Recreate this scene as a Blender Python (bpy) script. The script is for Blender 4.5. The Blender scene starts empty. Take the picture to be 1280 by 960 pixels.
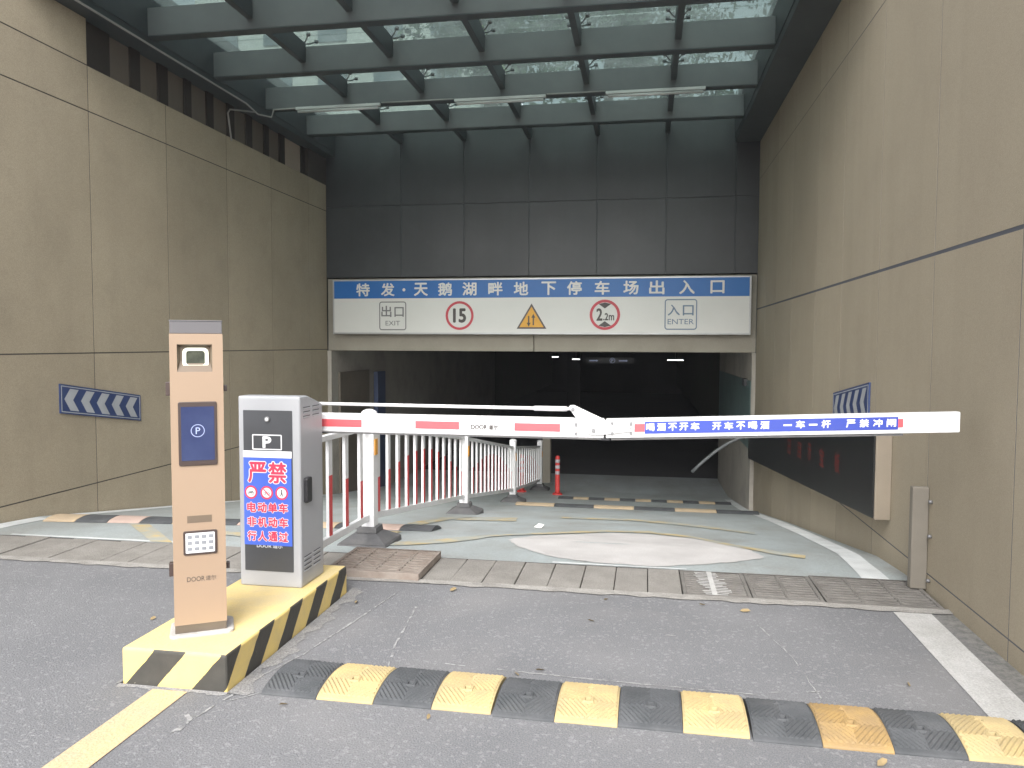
import bpy, bmesh, math, random
from math import radians, sin, cos, pi
from mathutils import Vector, Matrix
random.seed(7)
S = bpy.context.scene
C = S.collection

# ------------------------------------------------------------------ camera
cam = bpy.data.cameras.new('camera')
cam.sensor_width = 36.0
cam.lens = 27.0
cam.clip_start = 0.05
cam.clip_end = 1500
co = bpy.data.objects.new('camera', cam)
C.objects.link(co)
rt = Vector((0.98563, 0.168879, 0.003695)); dn = Vector((0.012465, -0.050903, -0.998626)); fw = Vector((-0.168459, 0.984322, -0.052276))
m = Matrix((rt, -dn, -fw)).transposed().to_4x4()
m.translation = Vector((0, 0, 1.5))
co.matrix_world = m
S.camera = co

# ------------------------------------------------------------------ light (bright overcast)
AZ, EL = radians(181), radians(42)
w = bpy.data.worlds.new('World'); S.world = w; w.use_nodes = True
nt = w.node_tree; bg = nt.nodes['Background']
sky = nt.nodes.new('ShaderNodeTexSky'); sky.sky_type = 'NISHITA'; sky.sun_disc = False
sky.sun_elevation = EL; sky.sun_rotation = AZ; sky.dust_density = 3.0; sky.air_density = 1.0
hs = nt.nodes.new('ShaderNodeHueSaturation'); hs.inputs['Saturation'].default_value = 0.22
nt.links.new(sky.outputs[0], hs.inputs['Color']); nt.links.new(hs.outputs[0], bg.inputs[0])
bg.inputs[1].default_value = 0.15
sl = bpy.data.lights.new('sun', 'SUN'); sl.energy = 1.5; sl.angle = radians(40); sl.color = (1.0, 0.98, 0.955)
so = bpy.data.objects.new('sun', sl); C.objects.link(so)
sv = Vector((sin(AZ) * cos(EL), cos(AZ) * cos(EL), sin(EL)))
so.rotation_euler = sv.to_track_quat('Z', 'Y').to_euler()
so.location = sv * 40
S.view_settings.view_transform = 'Standard'; S.view_settings.look = 'None'
S.view_settings.exposure = 1.48; S.view_settings.gamma = 1.0
S.view_settings.use_curve_mapping = False
S.cycles.max_bounces = 9; S.cycles.diffuse_bounces = 5; S.cycles.transparent_max_bounces = 16
S.cycles.use_denoising = True
S.cycles.sample_clamp_indirect = 6

# ------------------------------------------------------------------ materials
def mat(name, c1, c2=None, scale=3.0, rough=0.6, metal=0.0, bump=0.0, bscale=120.0, speck=0.0, sscale=140.0,
        rvar=0.0, detail=5.0, lo=0.35, hi=0.65, emit=None, estr=0.0, coat=0.0, stretch=(1, 1, 1), spec=0.5, grime=0.0, gcol=(0.05, 0.045, 0.04), island=0.0, streak=0.0):
    M = bpy.data.materials.new(name); M.use_nodes = True
    n = M.node_tree.nodes; L = M.node_tree.links; b = n['Principled BSDF']
    geo = n.new('ShaderNodeNewGeometry')
    pos = geo.outputs['Position']
    if stretch != (1, 1, 1):
        vm = n.new('ShaderNodeVectorMath'); vm.operation = 'MULTIPLY'; vm.inputs[1].default_value = stretch
        L.new(pos, vm.inputs[0]); spos = vm.outputs[0]
    else:
        spos = pos
    c2 = c2 or tuple(x * 0.86 for x in c1)
    nz = n.new('ShaderNodeTexNoise'); nz.inputs['Scale'].default_value = scale; nz.inputs['Detail'].default_value = detail
    nz.inputs['Roughness'].default_value = 0.6
    L.new(spos, nz.inputs['Vector'])
    rp = n.new('ShaderNodeValToRGB'); rp.color_ramp.elements[0].position = lo; rp.color_ramp.elements[1].position = hi
    rp.color_ramp.elements[0].color = (*c1, 1); rp.color_ramp.elements[1].color = (*c2, 1)
    L.new(nz.outputs['Fac'], rp.inputs[0]); col = rp.outputs[0]
    if grime > 0:
        gz = n.new('ShaderNodeTexNoise'); gz.inputs['Scale'].default_value = 1.7; gz.inputs['Detail'].default_value = 9; gz.inputs['Roughness'].default_value = 0.72
        L.new(pos, gz.inputs['Vector'])
        gr = n.new('ShaderNodeMapRange'); gr.inputs['From Min'].default_value = 0.5; gr.inputs['From Max'].default_value = 0.75; gr.inputs['To Max'].default_value = grime
        L.new(gz.outputs['Fac'], gr.inputs['Value'])
        mx = n.new('ShaderNodeMix'); mx.data_type = 'RGBA'
        L.new(gr.outputs[0], mx.inputs['Factor']); L.new(col, mx.inputs['A']); mx.inputs['B'].default_value = (*gcol, 1)
        col = mx.outputs['Result']
    if island > 0:
        ir = n.new('ShaderNodeMapRange'); ir.inputs['To Min'].default_value = 1 - island; ir.inputs['To Max'].default_value = 1 + island
        L.new(geo.outputs['Random Per Island'], ir.inputs['Value'])
        im = n.new('ShaderNodeVectorMath'); im.operation = 'MULTIPLY'; L.new(col, im.inputs[0]); L.new(ir.outputs[0], im.inputs[1]); col = im.outputs[0]
    if streak > 0:
        sv_ = n.new('ShaderNodeVectorMath'); sv_.operation = 'MULTIPLY'; sv_.inputs[1].default_value = (5, 5, 0.3); L.new(pos, sv_.inputs[0])
        sz = n.new('ShaderNodeTexNoise'); sz.inputs['Scale'].default_value = 1.0; sz.inputs['Detail'].default_value = 6; L.new(sv_.outputs[0], sz.inputs['Vector'])
        sr = n.new('ShaderNodeMapRange'); sr.inputs['From Min'].default_value = 0.5; sr.inputs['From Max'].default_value = 0.8; sr.inputs['To Max'].default_value = streak; L.new(sz.outputs['Fac'], sr.inputs['Value'])
        sm_ = n.new('ShaderNodeMix'); sm_.data_type = 'RGBA'; L.new(sr.outputs[0], sm_.inputs['Factor']); L.new(col, sm_.inputs['A']); sm_.inputs['B'].default_value = (*[x * 0.55 for x in c1], 1); col = sm_.outputs['Result']
    if speck > 0:
        sn = n.new('ShaderNodeTexNoise'); sn.inputs['Scale'].default_value = sscale; sn.inputs['Detail'].default_value = 2
        L.new(pos, sn.inputs['Vector'])
        mr = n.new('ShaderNodeMapRange'); mr.inputs['From Min'].default_value = 0.3; mr.inputs['From Max'].default_value = 0.7
        mr.inputs['To Min'].default_value = 1 - speck; mr.inputs['To Max'].default_value = 1 + speck
        L.new(sn.outputs['Fac'], mr.inputs['Value'])
        mm = n.new('ShaderNodeVectorMath'); mm.operation = 'MULTIPLY'
        L.new(col, mm.inputs[0]); L.new(mr.outputs[0], mm.inputs[1]); col = mm.outputs[0]
    L.new(col, b.inputs['Base Color'])
    b.inputs['Roughness'].default_value = rough; b.inputs['Metallic'].default_value = metal
    b.inputs['Specular IOR Level'].default_value = spec
    if rvar > 0:
        rr = n.new('ShaderNodeMapRange'); rr.inputs['To Min'].default_value = max(0.02, rough - rvar); rr.inputs['To Max'].default_value = min(1, rough + rvar)
        L.new(nz.outputs['Fac'], rr.inputs['Value']); L.new(rr.outputs[0], b.inputs['Roughness'])
    if coat: b.inputs['Coat Weight'].default_value = coat
    if bump > 0:
        bn = n.new('ShaderNodeTexNoise'); bn.inputs['Scale'].default_value = bscale; bn.inputs['Detail'].default_value = 3
        L.new(pos, bn.inputs['Vector'])
        bu = n.new('ShaderNodeBump'); bu.inputs['Strength'].default_value = bump; bu.inputs['Distance'].default_value = 0.01
        L.new(bn.outputs['Fac'], bu.inputs['Height']); L.new(bu.outputs[0], b.inputs['Normal'])
    if emit:
        b.inputs['Emission Color'].default_value = (*emit, 1); b.inputs['Emission Strength'].default_value = estr
    return M

def mat_asphalt():
    M = mat('worn asphalt', (0.140, 0.142, 0.149), (0.175, 0.176, 0.182), scale=1.3, rough=0.9, bump=0.5, bscale=110, speck=0.26, sscale=170, spec=0.3, lo=0.3, hi=0.7)
    n = M.node_tree.nodes; L = M.node_tree.links; b = n['Principled BSDF']
    src = b.inputs['Base Color'].links[0].from_socket
    geo = n.new('ShaderNodeNewGeometry')
    # scattered pale stones
    vo = n.new('ShaderNodeTexVoronoi'); vo.inputs['Scale'].default_value = 75
    L.new(geo.outputs['Position'], vo.inputs['Vector'])
    lt = n.new('ShaderNodeMapRange'); lt.inputs['From Min'].default_value = 0.86; lt.inputs['From Max'].default_value = 0.95
    sp = n.new('ShaderNodeSeparateColor'); L.new(vo.outputs['Color'], sp.inputs[0]); L.new(sp.outputs[0], lt.inputs['Value'])
    mx = n.new('ShaderNodeMix'); mx.data_type = 'RGBA'; mx.inputs['B'].default_value = (0.36, 0.36, 0.36, 1)
    mu = n.new('ShaderNodeMath'); mu.operation = 'MULTIPLY'; mu.inputs[1].default_value = 0.25; L.new(lt.outputs[0], mu.inputs[0])
    L.new(mu.outputs[0], mx.inputs['Factor']); L.new(src, mx.inputs['A'])
    # dusty streaks, worn pale patches
    nz = n.new('ShaderNodeTexNoise'); nz.inputs['Scale'].default_value = 0.9; nz.inputs['Detail'].default_value = 8; nz.inputs['Distortion'].default_value = 0.6
    L.new(geo.outputs['Position'], nz.inputs['Vector'])
    r2 = n.new('ShaderNodeMapRange'); r2.inputs['From Min'].default_value = 0.5; r2.inputs['From Max'].default_value = 0.72; r2.inputs['To Max'].default_value = 0.4
    L.new(nz.outputs['Fac'], r2.inputs['Value'])
    m2 = n.new('ShaderNodeMix'); m2.data_type = 'RGBA'; m2.inputs['B'].default_value = (0.235, 0.228, 0.223, 1)
    L.new(r2.outputs[0], m2.inputs['Factor']); L.new(mx.outputs['Result'], m2.inputs['A'])
    # dust band beside the right wall and round the island edge
    sx = n.new('ShaderNodeSeparateXYZ'); L.new(geo.outputs['Position'], sx.inputs[0])
    r3 = n.new('ShaderNodeMapRange'); r3.inputs['From Min'].default_value = 1.5; r3.inputs['From Max'].default_value = 1.72; r3.inputs['To Max'].default_value = 0.75
    ad = n.new('ShaderNodeMath'); ad.operation = 'MULTIPLY_ADD'; ad.inputs[1].default_value = 0.35; L.new(nz.outputs['Fac'], ad.inputs[0]); 
    sb = n.new('ShaderNodeMath'); sb.operation = 'SUBTRACT'; sb.inputs[1].default_value = 0.17; L.new(sx.outputs[0], sb.inputs[0]); L.new(sb.outputs[0], ad.inputs[2])
    L.new(ad.outputs[0], r3.inputs['Value'])
    m3 = n.new('ShaderNodeMix'); m3.data_type = 'RGBA'
    gn = n.new('ShaderNodeTexNoise'); gn.inputs['Scale'].default_value = 22; gn.inputs['Detail'].default_value = 7; gn.inputs['Roughness'].default_value = 0.75; L.new(geo.outputs['Position'], gn.inputs['Vector'])
    gr_ = n.new('ShaderNodeValToRGB'); gr_.color_ramp.elements[0].position = 0.38; gr_.color_ramp.elements[1].position = 0.66
    gr_.color_ramp.elements[0].color = (0.085, 0.083, 0.075, 1); gr_.color_ramp.elements[1].color = (0.25, 0.24, 0.215, 1); L.new(gn.outputs['Fac'], gr_.inputs[0]); L.new(gr_.outputs[0], m3.inputs['B'])
    L.new(r3.outputs[0], m3.inputs['Factor']); L.new(m2.outputs['Result'], m3.inputs['A'])
    L.new(m3.outputs['Result'], b.inputs['Base Color'])
    return M

def mat_stripes():
    M = bpy.data.materials.new('island hazard paint'); M.use_nodes = True
    n = M.node_tree.nodes; L = M.node_tree.links; b = n['Principled BSDF']
    tc = n.new('ShaderNodeTexCoord'); sx = n.new('ShaderNodeSeparateXYZ'); L.new(tc.outputs['Object'], sx.inputs[0])
    nz = n.new('ShaderNodeTexNoise'); nz.inputs['Scale'].default_value = 14; nz.inputs['Detail'].default_value = 6; L.new(tc.outputs['Object'], nz.inputs['Vector'])
    a = n.new('ShaderNodeMath'); a.operation = 'ADD'; L.new(sx.outputs[0], a.inputs[0]); L.new(sx.outputs[1], a.inputs[1])
    k = n.new('ShaderNodeMath'); k.operation = 'MULTIPLY_ADD'; k.inputs[1].default_value = -0.9; L.new(sx.outputs[2], k.inputs[0]); L.new(a.outputs[0], k.inputs[2])
    j = n.new('ShaderNodeMath'); j.operation = 'MULTIPLY_ADD'; j.inputs[1].default_value = 0.018; L.new(nz.outputs['Fac'], j.inputs[0]); L.new(k.outputs[0], j.inputs[2])
    d = n.new('ShaderNodeMath'); d.operation = 'MULTIPLY_ADD'; d.inputs[1].default_value = 1 / 0.315; d.inputs[2].default_value = 0.93; L.new(j.outputs[0], d.inputs[0])
    f = n.new('ShaderNodeMath'); f.operation = 'FRACT'; L.new(d.outputs[0], f.inputs[0])
    lt = n.new('ShaderNodeMath'); lt.operation = 'LESS_THAN'; lt.inputs[1].default_value = 0.48; L.new(f.outputs[0], lt.inputs[0])
    ye = n.new('ShaderNodeValToRGB'); ye.color_ramp.elements[0].position = 0.35; ye.color_ramp.elements[1].position = 0.7
    ye.color_ramp.elements[0].color = (0.70, 0.53, 0.18, 1); ye.color_ramp.elements[1].color = (0.60, 0.46, 0.19, 1); L.new(nz.outputs['Fac'], ye.inputs[0])
    bk = n.new('ShaderNodeValToRGB'); bk.color_ramp.elements[0].color = (0.032, 0.031, 0.027, 1); bk.color_ramp.elements[1].color = (0.07, 0.065, 0.055, 1); L.new(nz.outputs['Fac'], bk.inputs[0])
    mx = n.new('ShaderNodeMix'); mx.data_type = 'RGBA'; L.new(lt.outputs[0], mx.inputs['Factor']); L.new(ye.outputs[0], mx.inputs['A']); L.new(bk.outputs[0], mx.inputs['B'])
    # chipped paint
    ch = n.new('ShaderNodeTexNoise'); ch.inputs['Scale'].default_value = 26; ch.inputs['Detail'].default_value = 8; ch.inputs['Roughness'].default_value = 0.7; L.new(tc.outputs['Object'], ch.inputs['Vector'])
    cr = n.new('ShaderNodeMapRange'); cr.inputs['From Min'].default_value = 0.66; cr.inputs['From Max'].default_value = 0.7; cr.inputs['To Max'].default_value = 0.7; L.new(ch.outputs['Fac'], cr.inputs['Value'])
    m2 = n.new('ShaderNodeMix'); m2.data_type = 'RGBA'; m2.inputs['B'].default_value = (0.36, 0.33, 0.27, 1); L.new(cr.outputs[0], m2.inputs['Factor']); L.new(mx.outputs['Result'], m2.inputs['A'])
    L.new(m2.outputs['Result'], b.inputs['Base Color']); b.inputs['Roughness'].default_value = 0.55
    bu = n.new('ShaderNodeBump'); bu.inputs['Strength'].default_value = 0.25; bu.inputs['Distance'].default_value = 0.01; L.new(ch.outputs['Fac'], bu.inputs['Height']); L.new(bu.outputs[0], b.inputs['Normal'])
    return M

def mat_glass():
    M = bpy.data.materials.new('tinted canopy glass'); M.use_nodes = True
    n = M.node_tree.nodes; L = M.node_tree.links
    for x in list(n): n.remove(x)
    o = n.new('ShaderNodeOutputMaterial'); t = n.new('ShaderNodeBsdfTransparent'); t.inputs[0].default_value = (0.44, 0.51, 0.495, 1)
    tl = n.new('ShaderNodeBsdfTranslucent'); tl.inputs[0].default_value = (0.35, 0.385, 0.375, 1)
    g = n.new('ShaderNodeBsdfGlossy'); g.inputs['Roughness'].default_value = 0.05
    nz = n.new('ShaderNodeTexNoise'); nz.inputs['Scale'].default_value = 2.2; nz.inputs['Detail'].default_value = 8
    geo = n.new('ShaderNodeNewGeometry'); L.new(geo.outputs['Position'], nz.inputs['Vector'])
    r = n.new('ShaderNodeMapRange'); r.inputs['From Min'].default_value = 0.3; r.inputs['From Max'].default_value = 0.75; r.inputs['To Min'].default_value = 0.10; r.inputs['To Max'].default_value = 0.30
    L.new(nz.outputs['Fac'], r.inputs['Value'])
    a = n.new('ShaderNodeMixShader'); L.new(r.outputs[0], a.inputs[0]); L.new(t.outputs[0], a.inputs[1]); L.new(tl.outputs[0], a.inputs[2])
    b = n.new('ShaderNodeMixShader'); b.inputs[0].default_value = 0.07; L.new(a.outputs[0], b.inputs[1]); L.new(g.outputs[0], b.inputs[2])
    L.new(b.outputs[0], o.inputs[0])
    return M

MT = {
 'asphalt': mat_asphalt(),
 'ramp': mat('painted ramp floor', (0.355, 0.395, 0.40), (0.295, 0.315, 0.31), scale=1.1, rough=0.55, bump=0.2, bscale=60, speck=0.10, sscale=60, rvar=0.15, grime=0.6, gcol=(0.22, 0.20, 0.17), stretch=(1.6, 0.7, 1)),
 'kerb': mat('pale mortar strip', (0.30, 0.288, 0.268), (0.21, 0.20, 0.185), scale=9, rough=0.9, bump=0.6, bscale=70, speck=0.2),
 'kerb_dirt': mat('gritty mortar', (0.225, 0.22, 0.212), (0.175, 0.173, 0.173), scale=16, rough=0.95, bump=0.6, bscale=70, speck=0.3),
 'slab': mat('drain slab concrete', (0.235, 0.222, 0.203), (0.19, 0.178, 0.162), scale=6, rough=0.85, bump=0.4, bscale=90, speck=0.2, grime=0.3),
 'grate': mat('weathered grate', (0.19, 0.18, 0.166), (0.14, 0.13, 0.12), scale=8, rough=0.7, bump=0.3, bscale=90, metal=0.1),
 'grate_rust': mat('rusty grate', (0.26, 0.225, 0.195), (0.20, 0.16, 0.135), scale=8, rough=0.75, bump=0.3, bscale=90, grime=0.3, gcol=(0.13, 0.06, 0.03)),
 'void': mat('dark drain channel', (0.06, 0.055, 0.05), rough=0.95),  # one even dark tone for the inside of the channel
 'wall_left': mat('tan wall panels', (0.40, 0.34, 0.243), (0.355, 0.30, 0.213), scale=0.9, rough=0.85, bump=0.35, bscale=150, speck=0.16, sscale=170, island=0.05, streak=0.14, grime=0.22, gcol=(0.15, 0.125, 0.095)),
 'wall_right': mat('tan stone cladding', (0.352, 0.303, 0.222), (0.315, 0.27, 0.196), scale=0.8, rough=0.8, bump=0.2, bscale=150, speck=0.10, sscale=170, island=0.045, streak=0.16, grime=0.22, gcol=(0.2, 0.165, 0.125), stretch=(1, 1, 0.35)),
 'groove': mat('dark joint filler', (0.07, 0.062, 0.055), rough=0.9),
 'groove_blue': mat('grey joint filler', (0.085, 0.09, 0.105), rough=0.9),
 'dark_clad': mat('charcoal wall panels', (0.030, 0.032, 0.035), (0.038, 0.041, 0.044), scale=0.8, rough=0.42, rvar=0.12, island=0.10, streak=0.3, grime=0.25, gcol=(0.075, 0.08, 0.082), bump=0.03, bscale=8),
 'dark_groove': mat('charcoal joint', (0.09, 0.10, 0.105), rough=0.6),
 'steel': mat('grey painted steel', (0.120, 0.124, 0.127), (0.10, 0.104, 0.107), scale=2.0, rough=0.5, grime=0.2, gcol=(0.09, 0.1, 0.1), bump=0.05, bscale=30),
 'steel_dark': mat('dark painted steel', (0.045, 0.054, 0.058), (0.06, 0.07, 0.073), scale=2.0, rough=0.5),
 'slot_dark': mat('dark clerestory frame', (0.030, 0.024, 0.020), (0.042, 0.034, 0.027), scale=3, rough=0.6),
 'slot_pane': mat('brown clerestory pane', (0.17, 0.138, 0.108), (0.135, 0.11, 0.088), scale=2.5, rough=0.35, stretch=(1, 1, 0.3)),
 'slot_lit': mat('lit clerestory pane', (0.46, 0.38, 0.30), (0.40, 0.33, 0.25), scale=2.5, rough=0.35),  # light in the end pane is put into its paler colour
 'lintel': mat('tan lintel render', (0.31, 0.285, 0.235), (0.27, 0.245, 0.20), scale=1.5, rough=0.85, speck=0.06, grime=0.2),
 'garage_wall': mat('garage wall render', (0.40, 0.37, 0.32), (0.33, 0.305, 0.265), scale=1.4, rough=0.85, speck=0.06, grime=0.3),
 'garage_dark': mat('gloomy garage concrete', (0.055, 0.055, 0.058), (0.042, 0.042, 0.045), scale=0.6, rough=0.9),  # gloom of the deep garage put into a darker base colour
 'teal': mat('teal dado paint', (0.15, 0.225, 0.22), (0.115, 0.175, 0.17), scale=1.6, rough=0.5, grime=0.3),
 'brown': mat('brown metal sheet', (0.16, 0.135, 0.105), (0.13, 0.11, 0.085), scale=1.6, rough=0.5),
 'blue_dark': mat('dark blue paint', (0.06, 0.085, 0.17), rough=0.5),
 'white': mat('white gloss paint', (0.76, 0.76, 0.77), (0.69, 0.69, 0.70), scale=4, rough=0.35, coat=0.1, grime=0.35, gcol=(0.5, 0.48, 0.45)),
 'white_matt': mat('white road paint', (0.47, 0.465, 0.455), (0.38, 0.375, 0.36), scale=5, rough=0.75, bump=0.4, bscale=90, speck=0.16, grime=0.4, gcol=(0.28, 0.27, 0.26)),
 'white_ramp': mat('white ramp line', (0.68, 0.70, 0.70), (0.54, 0.56, 0.56), scale=4, rough=0.6, grime=0.3, gcol=(0.27, 0.28, 0.27)),
 'screed': mat('pale repair screed', (0.50, 0.485, 0.475), (0.42, 0.405, 0.395), scale=2.5, rough=0.85, bump=0.3, bscale=50, speck=0.08),
 'yellow_line': mat('yellow road paint', (0.56, 0.40, 0.225), (0.47, 0.36, 0.235), scale=6, rough=0.75, bump=0.4, bscale=90, speck=0.14, grime=0.45, gcol=(0.34, 0.28, 0.2)),
 'yellow_ramp': mat('faded yellow ramp paint', (0.50, 0.385, 0.18), (0.345, 0.355, 0.32), scale=4.5, rough=0.6, lo=0.36, hi=0.57),
 'scuff': mat('white scuff', (0.31, 0.31, 0.305), (0.165, 0.166, 0.17), scale=30, rough=0.9, lo=0.45, hi=0.6),
 'island': mat_stripes(),
 'island_top': mat('island yellow top', (0.72, 0.56, 0.23), (0.62, 0.50, 0.26), scale=5, rough=0.6, bump=0.25, bscale=50, speck=0.06, grime=0.4, gcol=(0.45, 0.38, 0.26)),
 'mortar': mat('grey mortar bed', (0.45, 0.43, 0.40), (0.36, 0.345, 0.32), scale=12, rough=0.9, bump=0.6, bscale=60),
 'gold': mat('champagne painted metal', (0.29, 0.207, 0.143), (0.282, 0.202, 0.14), scale=2, rough=0.38, coat=0.15),
 'gold_dark': mat('recess shade and label tint', (0.135, 0.10, 0.07), rough=0.45),  # shade of the camera recess put into the colour; also tints the faded label
 'band': mat('brown base band', (0.115, 0.092, 0.07), rough=0.45),
 'cap_grey': mat('grey cap plastic', (0.105, 0.10, 0.105), (0.12, 0.115, 0.118), rough=0.4),
 'bezel': mat('dark brown bezel', (0.055, 0.038, 0.034), rough=0.3),
 'screen': mat('blue standby display', (0.018, 0.025, 0.07), (0.03, 0.04, 0.09), scale=5, rough=0.12, emit=(0.07, 0.10, 0.30), estr=0.06),
 'screen_icon': mat('pale display icon', (0.30, 0.34, 0.52), rough=0.3, emit=(0.5, 0.56, 0.8), estr=0.12),
 'lens': mat('camera lens window', (0.035, 0.04, 0.03), (0.07, 0.075, 0.055), scale=18, rough=0.08),
 'ring': mat('lit ring light', (0.6, 0.62, 0.5), rough=0.4, emit=(0.95, 1.0, 0.80), estr=0.22),
 'keypad': mat('silver keypad', (0.62, 0.64, 0.66), rough=0.35),
 'key': mat('grey keys', (0.21, 0.22, 0.24), rough=0.4),
 'ink': mat('dark lettering', (0.06, 0.05, 0.045), rough=0.5),
 'ink_grey': mat('grey lettering', (0.17, 0.165, 0.165), rough=0.5),
 'ink_blue': mat('blue grey lettering', (0.13, 0.19, 0.28), rough=0.5),
 'silver': mat('silver housing paint', (0.35, 0.355, 0.37), (0.33, 0.335, 0.35), scale=3, rough=0.42, metal=0.08),
 'panel_dark': mat('dark grey panel', (0.05, 0.052, 0.057), (0.06, 0.062, 0.068), rough=0.3),
 'poster_blue': mat('blue poster', (0.055, 0.12, 0.56), (0.065, 0.13, 0.55), rough=0.35),
 'poster_white': mat('white poster print', (0.78, 0.78, 0.80), rough=0.4),
 'poster_pink': mat('pink red lettering', (0.72, 0.045, 0.10), rough=0.4),
 'pale_grey': mat('pale grey print', (0.42, 0.42, 0.45), rough=0.4),
 'black': mat('black plastic', (0.022, 0.022, 0.025), rough=0.4),
 'rubber': mat('grey rubber foot', (0.085, 0.085, 0.09), (0.12, 0.118, 0.118), scale=9, rough=0.85, bump=0.3, bscale=60, grime=0.3, gcol=(0.2, 0.19, 0.175)),
 'red': mat('red barrier paint', (0.70, 0.06, 0.065), (0.64, 0.06, 0.065), scale=4, rough=0.4),
 'red_stripe': mat('red reflective tape', (0.66, 0.10, 0.115), rough=0.4),
 'amber': mat('amber reflector', (0.75, 0.36, 0.06), rough=0.3),
 'banner': mat('blue banner', (0.035, 0.06, 0.34), (0.04, 0.065, 0.32), rough=0.4),
 'steel_hw': mat('zinc bolts', (0.24, 0.24, 0.245), rough=0.55, metal=0.5),
 'sign_white': mat('sign white face', (0.66, 0.65, 0.62), (0.61, 0.60, 0.57), scale=0.8, rough=0.4),
 'sign_blue': mat('sign blue band', (0.008, 0.115, 0.38), (0.010, 0.125, 0.39), scale=1.5, rough=0.4),
 'sign_frame': mat('sign aluminium frame', (0.5, 0.5, 0.5), rough=0.35, metal=0.5),
 'sign_red': mat('sign red ring', (0.53, 0.045, 0.065), rough=0.45),
 'sign_yellow': mat('sign amber triangle', (0.72, 0.36, 0.03), rough=0.45),
 'sign_dark': mat('sign dark outline', (0.085, 0.065, 0.06), rough=0.45),
 'chev_blue': mat('chevron sign blue', (0.035, 0.06, 0.16), rough=0.45),
 'chev_white': mat('chevron sign white', (0.42, 0.44, 0.46), rough=0.4),
 'led_board': mat('black display face', (0.014, 0.015, 0.016), (0.019, 0.021, 0.021), scale=2, rough=0.35),
 'led_red': mat('dim red display dots', (0.12, 0.022, 0.02), rough=0.4, emit=(0.6, 0.09, 0.07), estr=0.012),
 'guard': mat('galvanised guard plate', (0.20, 0.18, 0.15), (0.165, 0.148, 0.122), scale=3, rough=0.5, metal=0.15, grime=0.3, gcol=(0.14, 0.12, 0.1)),
 'tan_frame': mat('tan frame paint', (0.25, 0.21, 0.16), rough=0.6),
 'bump_black': mat('black rubber ramp', (0.046, 0.050, 0.054), (0.072, 0.075, 0.08), scale=7, rough=0.75, bump=0.25, bscale=110, grime=0.35, gcol=(0.14, 0.138, 0.135)),
 'bump_yellow': mat('yellow rubber ramp', (0.42, 0.325, 0.155), (0.33, 0.262, 0.14), scale=9, rough=0.7, bump=0.25, bscale=110, grime=0.5, gcol=(0.36, 0.30, 0.20)),
 'bump_orange': mat('ochre rubber ramp', (0.31, 0.205, 0.08), (0.25, 0.17, 0.08), scale=9, rough=0.7, bump=0.25, bscale=110, grime=0.95, gcol=(0.13, 0.10, 0.07)),
 'bump_beige': mat('faded beige rubber', (0.44, 0.34, 0.22), (0.36, 0.285, 0.2), scale=6, rough=0.8, grime=0.3, gcol=(0.25, 0.2, 0.15)),
 'bump_pink': mat('faded pink rubber', (0.44, 0.33, 0.28), (0.37, 0.28, 0.24), scale=6, rough=0.8, grime=0.3, gcol=(0.25, 0.2, 0.17)),
 'bollard': mat('red flexible post', (0.56, 0.045, 0.04), rough=0.45),
 'tube': mat('white tube lamp', (0.52, 0.52, 0.51), rough=0.35),
 'tube_lit': mat('lit tube lamp', (0.9, 0.9, 0.9), rough=0.4, emit=(1, 1, 1), estr=1.6),
 'cable': mat('grey conduit', (0.34, 0.33, 0.315), rough=0.5),
 'hose': mat('grey hose', (0.16, 0.17, 0.175), rough=0.45),
 'leaf': mat('dry yellow leaf', (0.30, 0.225, 0.115), (0.20, 0.15, 0.08), scale=20, rough=0.7),
 'litter': mat('white paper', (0.7, 0.7, 0.68), rough=0.7),
 'glass': mat_glass(),
 'soil': mat('planted bank soil', (0.08, 0.075, 0.045), (0.06, 0.08, 0.035), scale=1.5, rough=0.95, bump=0.5, bscale=10),
 'bark': mat('tree bark', (0.10, 0.075, 0.055), (0.065, 0.05, 0.04), scale=14, rough=0.9, bump=0.6, bscale=30),
 'leafA': mat('mid green foliage', (0.045, 0.095, 0.035), (0.075, 0.13, 0.05), scale=1.6, rough=0.6),
 'leafB': mat('dull green foliage', (0.05, 0.085, 0.05), (0.08, 0.115, 0.06), scale=1.6, rough=0.6),
 'facade': mat('pale facade render', (0.55, 0.54, 0.51), (0.50, 0.49, 0.46), scale=0.4, rough=0.8),
 'facade_glass': mat('facade window glass', (0.10, 0.13, 0.15), rough=0.1),
}

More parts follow.
